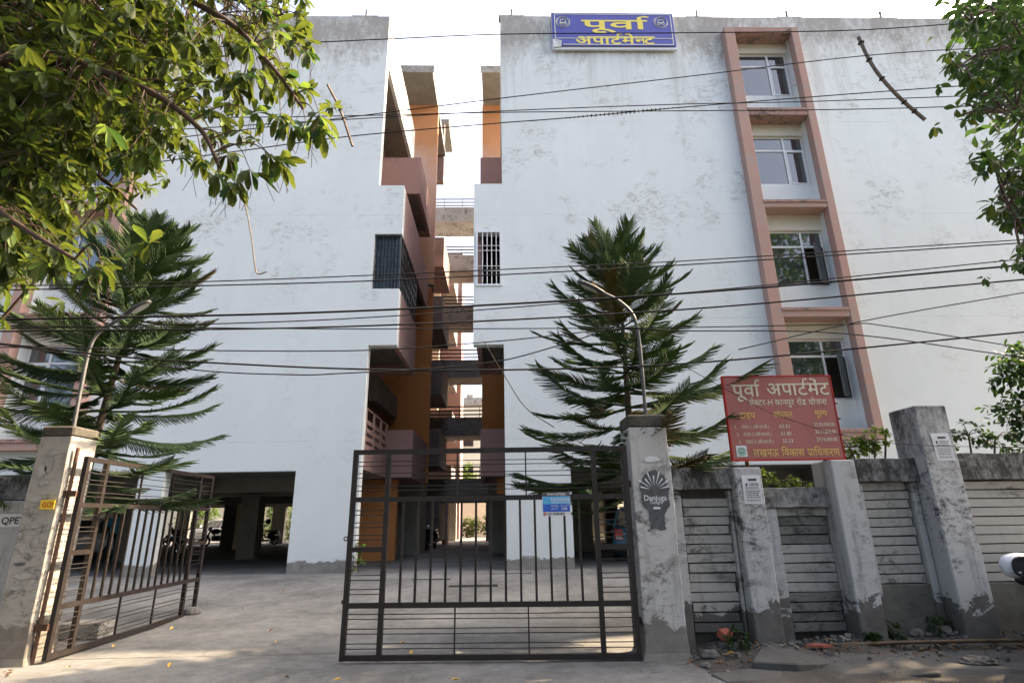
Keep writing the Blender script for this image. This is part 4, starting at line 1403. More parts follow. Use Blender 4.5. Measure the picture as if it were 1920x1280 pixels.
t, pts = stick('short wooden spacer hanging on cables near the left leaf tips', [(-2.26, 6.15, 7.07), (-2.06, 6.15, 6.66), (-1.86, 6.15, 6.10)], .017)
for k in (4, 5):
    MB().torus(pts[k], (pts[k + 1] - pts[k]), .022, .008, 10, 5).build('wire_tie', 'cable', t)
# bare drooping wire end by the left block
tag(MB().tube(spline([(-3.55, 6.6, 6.0), (-3.36, 6.6, 5.55), (-3.22, 6.6, 5.1), (-3.1, 6.6, 4.6), (-3.06, 6.6, 4.52), (-2.95, 6.6, 4.55)]), .008, 6).build('loose_wire', 'wood', None, smooth=True),
    'pale bare wire hanging down below the left tree branches', 'wire')
# ------------------------------------------------------------------ vehicles
def loft(mb, secs):
    """secs: list of (y, [(x,z)...half profile from bottom centre to top centre])"""
    n0 = len(mb.v)
    k = len(secs[0][1])
    full = 2 * k - 2
    for y, pr in secs:
        ring = [(p[0], y, p[1]) for p in pr] + [(-p[0], y, p[1]) for p in pr[-2:0:-1]]
        mb.v += ring
    for i in range(len(secs) - 1):
        for j in range(full):
            q = (j + 1) % full
            mb.f.append((n0 + i * full + j, n0 + i * full + q, n0 + (i + 1) * full + q, n0 + (i + 1) * full + j))
    mb.f.append(tuple(n0 + j for j in range(full)))
    mb.f.append(tuple(n0 + (len(secs) - 1) * full + j for j in range(full))[::-1])
    return mb

def make_car(label, loc, rz, col, L=3.75, Wd=1.66, H=1.48, suv=False, plate=None):
    t = thing('parked_car', label, 'car', loc, None, rz)
    inv = t.matrix_basis
    w = Wd / 2
    belt = H * .635
    cl = .22 if not suv else .28
    def sec(y, hw, zt, zb=cl):
        return (y, [(0, zb), (hw * .86, zb), (hw * .97, zb + .12), (hw, zb + (zt - zb) * .5), (hw * .97, zt - .10), (hw * .90, zt), (0, zt + .02)])
    secs = [sec(0, w * .82, belt * .80, cl + .12), sec(.06, w * .93, belt * .93, cl + .04), sec(.22, w * .98, belt), sec(L * .35, w, belt), sec(L * .62, w, belt * .985),
            sec(L * .74, w * .99, belt * .95), sec(L * .9, w * .95, belt * .86), sec(L * .975, w * .86, belt * .74, cl + .02), sec(L, w * .70, belt * .62, cl + .1)]
    def B_(mb, name, mat, par=t, **kw):
        o = mb.build(name, mat, None, **kw)
        o.parent = par
        return o
    body = B_(loft(MB(), secs), 'body', col, smooth=True, recalc=True)
    # greenhouse in glass, roof and pillars in paint
    def gsec(y0, y1, s):
        return None
    rb, rt_, ft, fb = .10, .42, L * .52, L * .70
    gw0, gw1 = w * .90, w * .72
    zr = H
    g = MB()
    lo = [(-gw0, rb, belt), (gw0, rb, belt), (gw0, fb, belt * .985), (-gw0, fb, belt * .985)]
    hi = [(-gw1, rt_, zr - .05), (gw1, rt_, zr - .05), (gw1, ft, zr - .05), (-gw1, ft, zr - .05)]
    g.v += lo + hi
    g.f += [(0, 1, 5, 4), (1, 2, 6, 5), (2, 3, 7, 6), (3, 0, 4, 7)]
    B_(g, 'windows', 'carglass')
    rf = MB()
    rs_ = []
    for s in lin(0, 1, 7):
        y = rt_ - .06 + (ft - rt_ + .10) * s
        zc = zr - .035 + .045 * math.sin(math.pi * min(1, .15 + .85 * s))
        rs_.append((y, [(0, zr - .075), (gw1 * 1.0, zr - .075), (gw1 * 1.03, zr - .055), (gw1 * .9, zc - .012), (gw1 * .5, zc), (0, zc + .004)]))
    loft(rf, rs_)
    B_(rf, 'roof', col, smooth=True)
    for sx in (-1, 1):
        for a, b in (((gw0, rb, belt), (gw1, rt_, zr - .06)), ((gw0, fb, belt * .985), (gw1, ft, zr - .06)), ((gw0, (rb + fb) * .52, belt), (gw1, (rt_ + ft) * .5, zr - .06))):
            pi = MB().tube([(a[0] * sx, a[1], a[2]), (b[0] * sx, b[1], b[2])], .034, 6)
            B_(pi, 'window_pillar', col)
    bp = MB().box(-w * .86, w * .86, -.05, .12, cl + .05, cl + .22)
    B_(bp, 'rear_bumper', col if suv else 'blackpl', bevel=.03)
    bp = MB().box(-w * .78, w * .78, L - .12, L + .03, cl + .02, cl + .2)
    B_(bp, 'front_bumper', col, bevel=.03)
    for sx in (-1, 1):
        tl = MB().box(sx * w * .60, sx * w * .90, -.02, .14, belt - .36, belt - .06)
        if sx < 0:
            tl = MB().box(-w * .90, -w * .60, -.02, .14, belt - .36, belt - .06)
        o = B_(tl, 'tail_light', 'redlens', bevel=.025)
        MB().box(min(sx * w * .64, sx * w * .84), max(sx * w * .64, sx * w * .84), -.03, -.015, belt - .33, belt - .24).build('reflector', 'clearlens', o)
        hl = MB().ball((sx * w * .66, L - .10, belt * .72), (.16, .12, .09), 10, 6)
        B_(hl, 'headlight', 'clearlens', smooth=True)
        mr = MB().ball((sx * (w + .10), fb - .22, belt + .09), (.11, .07, .085), 10, 6)
        if not suv:
            B_(mr, 'side_mirror', col, smooth=True)
        hd = MB().box(sx * w * .985 - .015, sx * w * .985 + .015, L * .36, L * .42, belt - .16, belt - .13)
        B_(hd, 'door_handle', 'chrome')
        for wy in (L * .17, L * .80):
            tr = MB()
            r_ = .30 if not suv else .36
            tr.torus((sx * (w - .10), wy, r_), (1, 0, 0), r_ - .085, .085, 22, 8)
            o = B_(tr, 'wheel', 'black', smooth=True)
            rm = MB().tube([(sx * (w - .17), wy, r_), (sx * (w - .06), wy, r_)], r_ - .11, 16)
            rm.build('rim', 'steel', o)
    if plate:
        o = B_(MB().box(-.24, .24, -.062, -.052, cl + .27, cl + .385), 'number_plate', 'paper')
    return t
for me in ():
    pass
car_b = make_car('blue hatchback parked in the dark garage right of the white pier', (3.98, 16.7, .30), R(-12), 'carblue', plate=True)
# the plate reads faintly
pt = [c for c in car_b.children if c.name.startswith('number_plate')][0]
lt = letters([fit('UP 32 97', -.20, .20, .525, .58, .02)], -.066, 'darkink', None)
lt.parent = pt
make_car('white car parked at the far end of the left garage', (-16.7, 39.4, .30), R(90), 'carwhite', L=4.1)
make_car('white car beside the man in the blue shirt in the left garage', (-14.5, 24.2, .30), R(100), 'carwhite', L=4.0)

# white car at the right edge of the picture; only its mirror and fender reach into view
suvx = make_car('white car at the right edge showing its side mirror', (4.19, 3.07, .0), R(-39.7), 'carwhite', L=4.3, Wd=1.8, H=1.66, suv=True)
def part_of(t, mb, name, mat, **kw):
    o = mb.build(name, mat, None, **kw)
    o.parent = t
    return o
# door mirror of the white car, modelled in world space
def world_part(t, mb, name, mat, par=None, **kw):
    o = mb.build(name, mat, None, **kw)
    if par is None:
        o.parent = t
        o.matrix_parent_inverse = t.matrix_basis.inverted()
    else:
        o.parent = par
    return o
mc = Vector((5.13, 5.86, .985))
cap = MB()
n, k = 12, 16
for i in range(n + 1):
    a = math.pi * i / n
    for j in range(k):
        b = 2 * math.pi * j / k
        rx, ry, rz_ = .17, .09, .12
        x = -rx * math.cos(a)
        s = math.sin(a) ** .55
        cap.v.append((mc.x + x, mc.y + ry * s * math.cos(b), mc.z + rz_ * s * math.sin(b) + .03 * x))
for i in range(n):
    for j in range(k):
        cap.f.append((i * k + j, i * k + (j + 1) % k, (i + 1) * k + (j + 1) % k, (i + 1) * k + j))
shell = world_part(suvx, cap, 'mirror_housing', 'carwhite', smooth=True)
gl = MB()
for j in range(20):
    b = 2 * math.pi * j / 20
    gl.v.append((mc.x - .012 + .118 * math.copysign(abs(math.cos(b)) ** .7, math.cos(b)), mc.y - .097 - .012 * math.cos(b), mc.z - .005 + .088 * math.copysign(abs(math.sin(b)) ** .7, math.sin(b))))
gl.f.append(tuple(range(20)))
rim_ = MB().tube([gl.v[i] for i in list(range(20)) + [0]], .012, 6)
world_part(suvx, gl, 'mirror_glass', 'blackpl', shell, recalc=False)
world_part(suvx, rim_, 'mirror_rim', 'blackpl', shell)
world_part(suvx, MB().tube([(mc.x - .145, mc.y - .05, mc.z - .05), (mc.x - .07, mc.y - .088, mc.z - .058)], .014, 6), 'indicator', 'clearlens', shell)
world_part(suvx, MB().ball((mc.x + .09, mc.y, mc.z - .13), (.16, .075, .07), 12, 8), 'mirror_foot', 'blackpl', shell, smooth=True)

def motorbike(label, loc, rz, scooter=False, helmet=False):
    t = thing('motorcycle', label, 'scooter' if scooter else 'motorcycle', loc, 'two-wheelers parked in the garage', rz)
    for y in (-.62, .62):
        w_ = MB().torus((0, y, .29), (1, 0, 0), .235 if not scooter else .2, .055, 20, 6)
        wo_ = part_of(t, w_, 'wheel', 'black', smooth=True)
        MB().tube([(-.05, y, .29), (.05, y, .29)], .10, 10).build('hub', 'steel', wo_)
    fr = MB()
    fr.tube([(-.06, .62, .29), (-.06, .42, .80), (-.05, .36, 1.0)], .025, 6).tube([(.06, .62, .29), (.06, .42, .80), (.05, .36, 1.0)], .025, 6)
    fr.tube([(0, .4, .82), (0, .0, .45), (0, -.35, .42), (0, -.62, .29)], .04, 6).tube([(0, -.2, .5), (0, -.62, .72)], .03, 6)
    part_of(t, fr, 'frame', 'bikepaint')
    if scooter:
        b_ = MB().box(-.17, .17, .30, .36, .35, .92).box(-.16, .16, -.15, .34, .26, .34)
        part_of(t, b_, 'leg_shield', 'bikepaint', bevel=.04)
        part_of(t, MB().ball((0, -.48, .55), (.2, .42, .24), 12, 8), 'rear_body', 'bikepaint', smooth=True)
    else:
        part_of(t, MB().ball((0, .12, .80), (.15, .28, .14), 12, 8), 'tank', 'bikepaint', smooth=True)
        part_of(t, MB().box(-.14, .14, -.12, .26, .30, .58), 'engine', 'steel', bevel=.03)
        part_of(t, MB().tube([(.13, .1, .32), (.15, -.3, .32), (.15, -.78, .40)], .045, 8), 'exhaust', 'chrome')
    part_of(t, MB().box(-.13, .13, -.72, -.05, .74, .84), 'seat', 'blackpl', bevel=.04)
    hb = MB().tube([(-.34, .26, 1.04), (-.18, .34, 1.03), (.18, .34, 1.03), (.34, .26, 1.04)], .018, 6)
    part_of(t, hb, 'handlebar', 'steel')
    for sx in (-1, 1):
        m_ = MB().tube([(sx * .24, .31, 1.04), (sx * .30, .33, 1.2)], .008, 5).ball((sx * .31, .33, 1.23), (.055, .02, .035), 8, 5)
        part_of(t, m_, 'mirror', 'blackpl')
    part_of(t, MB().ball((0, .46, .93), (.1, .09, .1), 10, 6), 'headlight', 'clearlens', smooth=True)
    part_of(t, MB().tube([(0, .80, .42), (0, .66, .60), (0, .45, .56)], .05, 6), 'mudguard', 'bikepaint')
    if helmet:
        hm = thing('helmet', 'dark helmet hung on the mirror of the scooter by the garage pillar', 'helmet', (loc[0] + .05, loc[1], loc[2] + 1.25))
        o = MB().ball((loc[0] + .05, loc[1], loc[2] + 1.28), (.14, .16, .14), 12, 8).build('shell', 'blackpl', hm, smooth=True)
        MB().box(loc[0] - .06, loc[0] + .16, loc[1] - .165, loc[1] - .13, loc[2] + 1.22, loc[2] + 1.30).build('visor', 'carglass', hm, .01)
    return t
motorbike('dark motorcycle standing side-on before the far white car in the left garage', (-15.6, 33.0, .30), R(96))
motorbike('dark motorcycle half hidden by the free end of the open gate leaf', (-18.2, 33.6, .30), R(70))
motorbike('dark scooter with a helmet on it between the inner pillar and the white pier', (-12.75, 32.5, .30), R(150), True, True)
motorbike('dark scooter parked in the passage beside the stair tower', (-2.95, 25.2, .30), R(172), True)
motorbike('dark motorcycle beside the white pillar seen through the open gate bars', (-10.7, 19.9, .30), R(20))

# ------------------------------------------------------------------ man in the garage
def person(loc, rz):
    t = thing('person', 'man in a bright blue shirt standing in the left garage', 'person', loc, None, rz)
    V = [(0, 0, .92), (0, 0, 1.10), (0, 0, 1.32), (0, .01, 1.46), (0, .02, 1.55), (0, .03, 1.66), (0, .02, 1.74),
         (.10, 0, .88), (.11, .02, .48), (.11, -.02, .09), (.12, .12, .04), (-.10, 0, .88), (-.11, .02, .48), (-.11, -.02, .09), (-.12, .12, .04),
         (.19, 0, 1.40), (.25, -.02, 1.14), (.25, .07, .92), (.25, .11, .82), (-.19, 0, 1.40), (-.25, -.02, 1.14), (-.22, .10, .95), (-.20, .16, .87)]
    E_ = [(0, 1), (1, 2), (2, 3), (3, 4), (4, 5), (5, 6), (0, 7), (7, 8), (8, 9), (9, 10), (0, 11), (11, 12), (12, 13), (13, 14), (3, 15), (15, 16), (16, 17), (17, 18), (3, 19), (19, 20), (20, 21), (21, 22)]
    Rr = [(.15, .11), (.145, .10), (.17, .11), (.10, .08), (.058, .058), (.085, .10), (.07, .085), (.09, .09), (.06, .06), (.042, .045), (.045, .03), (.09, .09), (.06, .06), (.042, .045), (.045, .03),
          (.062, .062), (.045, .045), (.036, .036), (.03, .04), (.062, .062), (.045, .045), (.036, .036), (.03, .04)]
    me = bpy.data.meshes.new('body')
    me.from_pydata(V, E_, [])
    o = bpy.data.objects.new('body', me)
    COL.objects.link(o)
    md = o.modifiers.new('s', 'SKIN')
    me.skin_vertices[0].data[0].use_root = True
    for i, r_ in enumerate(Rr):
        me.skin_vertices[0].data[i].radius = r_
    sb_ = o.modifiers.new('u', 'SUBSURF')
    sb_.levels = sb_.render_levels = 2
    dg = bpy.context.evaluated_depsgraph_get()
    m2 = bpy.data.meshes.new_from_object(o.evaluated_get(dg))
    o.modifiers.clear()
    o.data = m2
    m2.materials.clear()
    for nme in ('skin', 'shirt', 'trousers', 'blackpl'):
        m2.materials.append(M[nme])
    for p in m2.polygons:
        c = p.center
        arm = abs(c.x) > .175
        p.material_index = 3 if c.z < .07 else 2 if c.z < .93 and not arm else 1 if (1.16 if arm else .93) < c.z < 1.50 else 0
        p.use_smooth = True
    o.parent = t
    hr = MB().ball((0, .005, 1.72), (.088, .10, .085), 12, 8)
    part_of(t, hr, 'hair', 'hair', smooth=True)
    part_of(t, MB().ball((0, .115, 1.66), (.014, .02, .022), 6, 4), 'nose', 'skin', smooth=True)
    for sx in (-1, 1):
        part_of(t, MB().ball((sx * .085, .03, 1.66), (.012, .025, .032), 6, 4), 'ear', 'skin', smooth=True)
        part_of(t, MB().ball((sx * .033, .108, 1.685), (.011, .006, .008), 6, 4), 'eye', 'hair', smooth=True)
        for k in range(4):
            x0 = sx * (.25 if sx > 0 else .20) + (k - 1.5) * .016
            y0 = .12 if sx > 0 else .17
            z0 = .79 if sx > 0 else .85
            part_of(t, MB().tube([(x0, y0 - .01, z0 + .03), (x0, y0 + .005, z0 - .03), (x0, y0 + .02, z0 - .06 - .006 * (k % 3))], [.009, .008, .006], 6), 'finger', 'skin', smooth=True)
    return t
person((-14.3, 22.2, .30), R(200))

# ------------------------------------------------------------------ things lying about the verge
def lump(name, label, cat, c, r, mat, seed, flat=1.0):
    mb = MB().ball((0, 0, 0), 1, 22, 14)
    out = []
    for p in mb.v:
        q = Vector(p)
        s = 1 + .30 * mnoise.fractal(q * (2.6 if mat == 'sack' else 1.3) + Vector((seed, 0, 0)), 1, 2, 4)
        out.append((c[0] + q.x * r[0] * s, c[1] + q.y * r[1] * s, c[2] + max(q.z, -.4) * r[2] * s))
    mb.v = out
    o = mb.build(name, mat, None)
    return tag(o, label, cat) if label else o
lump('sack', 'dirty crumpled sack lying on the pavement at lower right', 'sack', (4.72, 6.14, .085), (.17, .085, .05), 'sack', 3)
mb = MB().prism([(3.30, 6.72), (3.44, 6.80), (3.58, 6.70), (3.46, 6.66)], 'z', .13, .155)
tag(mb.build('tile_shard', 'brick', None), 'flat red tile shard near the foot of the middle wall post', 'tile shard', 'red shards on the verge')
mb = MB().box(-.08, .08, -.05, .05, -.04, .05).move(Matrix.Translation((2.52, 6.98, .22)) @ Matrix.Rotation(.6, 4, 'Z') @ Matrix.Rotation(.5, 4, 'X'))
tag(mb.build('brick', 'brick', None, .01), 'half red brick in the rubble below the first plank panel', 'brick')
bm_ = MB().tube(spline([(3.55, 6.78, .13), (4.4, 6.75, .15), (5.4, 6.71, .155), (6.6, 6.64, .16), (7.9, 6.6, .17)], 4), .02, 7)
tag(bm_.build('bamboo_pole', 'bamboo', None, smooth=True), 'long brown bamboo pole lying along the foot of the wall', 'pole')
# pavement strip and a broken slab
def pave_z(x, y):
    e = max(0, min(1, (x - 3.0) / .3))
    return .075 + .035 * mnoise.fractal(Vector((x * .9, y * 1.3, 3)), 1, 2, 5) - (.13 if y < 5.9 else 0) - (1 - e) * .08 + (.015 * (y - 5.9))
struct(sheet('pavement', lin(2.9, 14, 130), lin(5.80, 6.66, 18), pave_z, 'slab'))
for (nm, pts, z, lab) in (('paving_slab', [(2.52, 6.30), (2.88, 6.86), (3.10, 6.93), (3.42, 6.62), (3.30, 6.25), (2.9, 6.12)], .105, 'large broken concrete slab tilted on the verge right of the gate pillar'),
                          ('paving_slab', [(3.5, 6.05), (3.9, 6.2), (4.3, 6.05), (4.1, 5.85), (3.6, 5.88)], .085, 'smaller broken slab at the road edge, in the lowest part of the view'),
                          ('paving_slab', [(2.06, 6.22), (2.5, 6.28), (2.75, 6.1), (2.6, 5.9), (2.12, 5.95)], .05, 'flat cracked slab beside the corner of the driveway')):
    n = len(pts)
    mb = MB()
    tz = lambda p: z + .05 * (p[1] - 6.4) + .02 * math.sin(p[0] * 5)
    mb.v = [(p[0], p[1], tz(p) - .09) for p in pts] + [(p[0] + rnd.uniform(-.01, .01), p[1], tz(p)) for p in pts]
    mb.f = [tuple(range(n))[::-1], tuple(range(n, 2 * n))] + [(i, (i + 1) % n, n + (i + 1) % n, n + i) for i in range(n)]
    tag(mb.build(nm, 'slab', None, .012), lab, 'paving slab', 'broken slabs on the verge')
# rubble and small gravel
mb = MB()
for i in range(900):
    a = rnd.random()
    if a < .75:
        x, y = rnd.uniform(2.05, 6.8), rnd.gauss(6.93, .09)
    else:
        x, y = rnd.uniform(2.05, 6.8), rnd.uniform(6.2, 7.0)
    if y > 7.15:
        continue
    s = rnd.choice((.008, .012, .012, .018, .026, .04)) * rnd.uniform(.7, 1.2)
    n0 = len(mb.v)
    z = verge_z(x, y) if not (x > 3 and y < 6.66) else max(verge_z(x, y), pave_z(x, y))
    rot = Matrix.Rotation(rnd.uniform(0, 6), 3, 'Z') @ Matrix.Rotation(rnd.uniform(0, 6), 3, 'X')
    for p in ((-1, -.8, -.6), (1, -.8, -.6), (1, .8, -.6), (-1, .8, -.6), (-1, -.8, .6), (1, -.8, .6), (1, .8, .6), (-1, .8, .6)):
        q = rot @ (Vector(p) * s * rnd.uniform(.45, .85))
        mb.v.append((x + q.x, y + q.y, z + q.z + s * .3))
    for f in ((0, 3, 2, 1), (4, 5, 6, 7), (0, 1, 5, 4), (1, 2, 6, 5), (2, 3, 7, 6), (3, 0, 4, 7)):
        mb.f.append(tuple(n0 + q for q in f))
stuff(mb.build('rubble', 'stone', None))
for (x, y, r_, lab) in ((2.25, 6.75, .09, 'grey stone lying against the foot of the right gate pillar'), (2.12, 6.52, .05, 'small pale stone at the corner of the driveway by the gate pillar'),
                   (5.05, 7.0, .10, 'dark stone in front of the bare panel left of the tall post'), (4.75, 7.02, .08, 'grey stone among weeds under the third plank panel')):
    tag(lump('stone', None, None, (x, y, verge_z(x, y) + r_ * .3), (r_, r_ * .8, r_ * .6), 'stone', x), lab, 'stone', 'stones by the wall')
# ------------------------------------------------------------------ foliage helpers
def leaf_tpl(w=.30, fold=.10, droop=.12, blunt=.62):
    """one leaf along +X, unit length, folded on its midrib; widest at `blunt`"""
    V = [(0, 0, 0), (.12, .03, .0), (.12, -.03, .0), (.38, w * .36, fold * .5), (.38, 0, 0), (.38, -w * .36, fold * .5), (blunt + .05, w * .5, fold * .5 - droop * .4), (blunt + .05, 0, -droop * .5),
         (blunt + .05, -w * .5, fold * .5 - droop * .4), (.90, w * .27, -droop * .75), (.90, 0, -droop * .85), (.90, -w * .27, -droop * .75), (1, 0, -droop)]
    F = [(0, 1, 2), (1, 3, 4), (1, 4, 2), (2, 4, 5), (3, 6, 7, 4), (4, 7, 8, 5), (6, 9, 10, 7), (7, 10, 11, 8), (9, 12, 10), (10, 12, 11)]
    return np.array(V, float), F

def frame_from(d, roll):
    d = Vector(d).normalized()
    z = Vector((0, 0, 1))
    y = z.cross(d)
    if y.length < 1e-3:
        y = Vector((0, 1, 0))
    y.normalize()
    n = d.cross(y)
    y2 = y * math.cos(roll) + n * math.sin(roll)
    n2 = d.cross(y2)
    return Matrix((d, y2, n2)).transposed()

def leaf_mesh(name, items, tpl, mat):
    """items: (pos, dir, size, roll) -> one joined mesh"""
    V, F = tpl
    m = len(V)
    n = len(items)
    allv = np.empty((n, m, 3))
    for i, (p, d, s, r_) in enumerate(items):
        A = np.array(frame_from(d, r_))
        allv[i] = (V * s) @ A.T + np.array(p)
    verts = allv.reshape(-1, 3)
    loops, starts, totals = [], [], []
    base = np.array([q for f in F for q in f])
    lens = np.array([len(f) for f in F])
    off = (np.arange(n) * m)[:, None]
    loops = (base[None, :] + off).reshape(-1)
    totals = np.tile(lens, n)
    starts = np.concatenate(([0], np.cumsum(totals)[:-1]))
    me = bpy.data.meshes.new(name)
    me.vertices.add(len(verts))
    me.vertices.foreach_set('co', verts.reshape(-1))
    me.loops.add(len(loops))
    me.loops.foreach_set('vertex_index', loops.astype(np.int32))
    me.polygons.add(len(totals))
    me.polygons.foreach_set('loop_start', starts.astype(np.int32))
    me.update(calc_edges=True)
    me.validate()
    me.polygons.foreach_set('use_smooth', [True] * len(me.polygons))
    me.materials.append(M[mat])
    return me

def single_leaves(root, items, tpl, mats):
    """individually pickable leaves that share a few meshes"""
    protos = []
    for m_ in mats:
        V, F = tpl
        me = bpy.data.meshes.new('leaf')
        me.from_pydata([tuple(v) for v in V], [], F)
        me.polygons.foreach_set('use_smooth', [True] * len(me.polygons))
        me.materials.append(M[m_])
        protos.append(me)
    inv = root.matrix_basis.inverted()
    for i, (p, d, s, r_) in enumerate(items):
        o = bpy.data.objects.new('leaf', protos[i % len(protos)])
        COL.objects.link(o)
        o.parent = root
        o.matrix_parent_inverse = inv
        o.matrix_basis = Matrix.Translation(p) @ frame_from(d, r_).to_4x4() @ Matrix.Scale(s, 4)

CAMP = Vector((0, 0, 1.5))

def whorl(items, P, d, n, size, down=.35, rg=None):
    rg = rg or rnd
    d = Vector(d).normalized()
    u = d.orthogonal().normalized()
    w = d.cross(u)
    a0 = rg.uniform(0, 6.28)
    for i in range(n):
        a = a0 + 6.283 * i / n + rg.uniform(-.35, .35)
        k = rg.uniform(.25, .7)
        dd = d * k + (u * math.cos(a) + w * math.sin(a)) * 1.0 + Vector((0, 0, -down * rg.uniform(.3, 1.7)))
        items.append((Vector(P) + d * rg.uniform(-.03, .02), dd, size * rg.uniform(.7, 1.15), rg.uniform(-.5, .5)))

def near_pt(P, pts):
    return min(pts, key=lambda q: (q - P).length_squared)

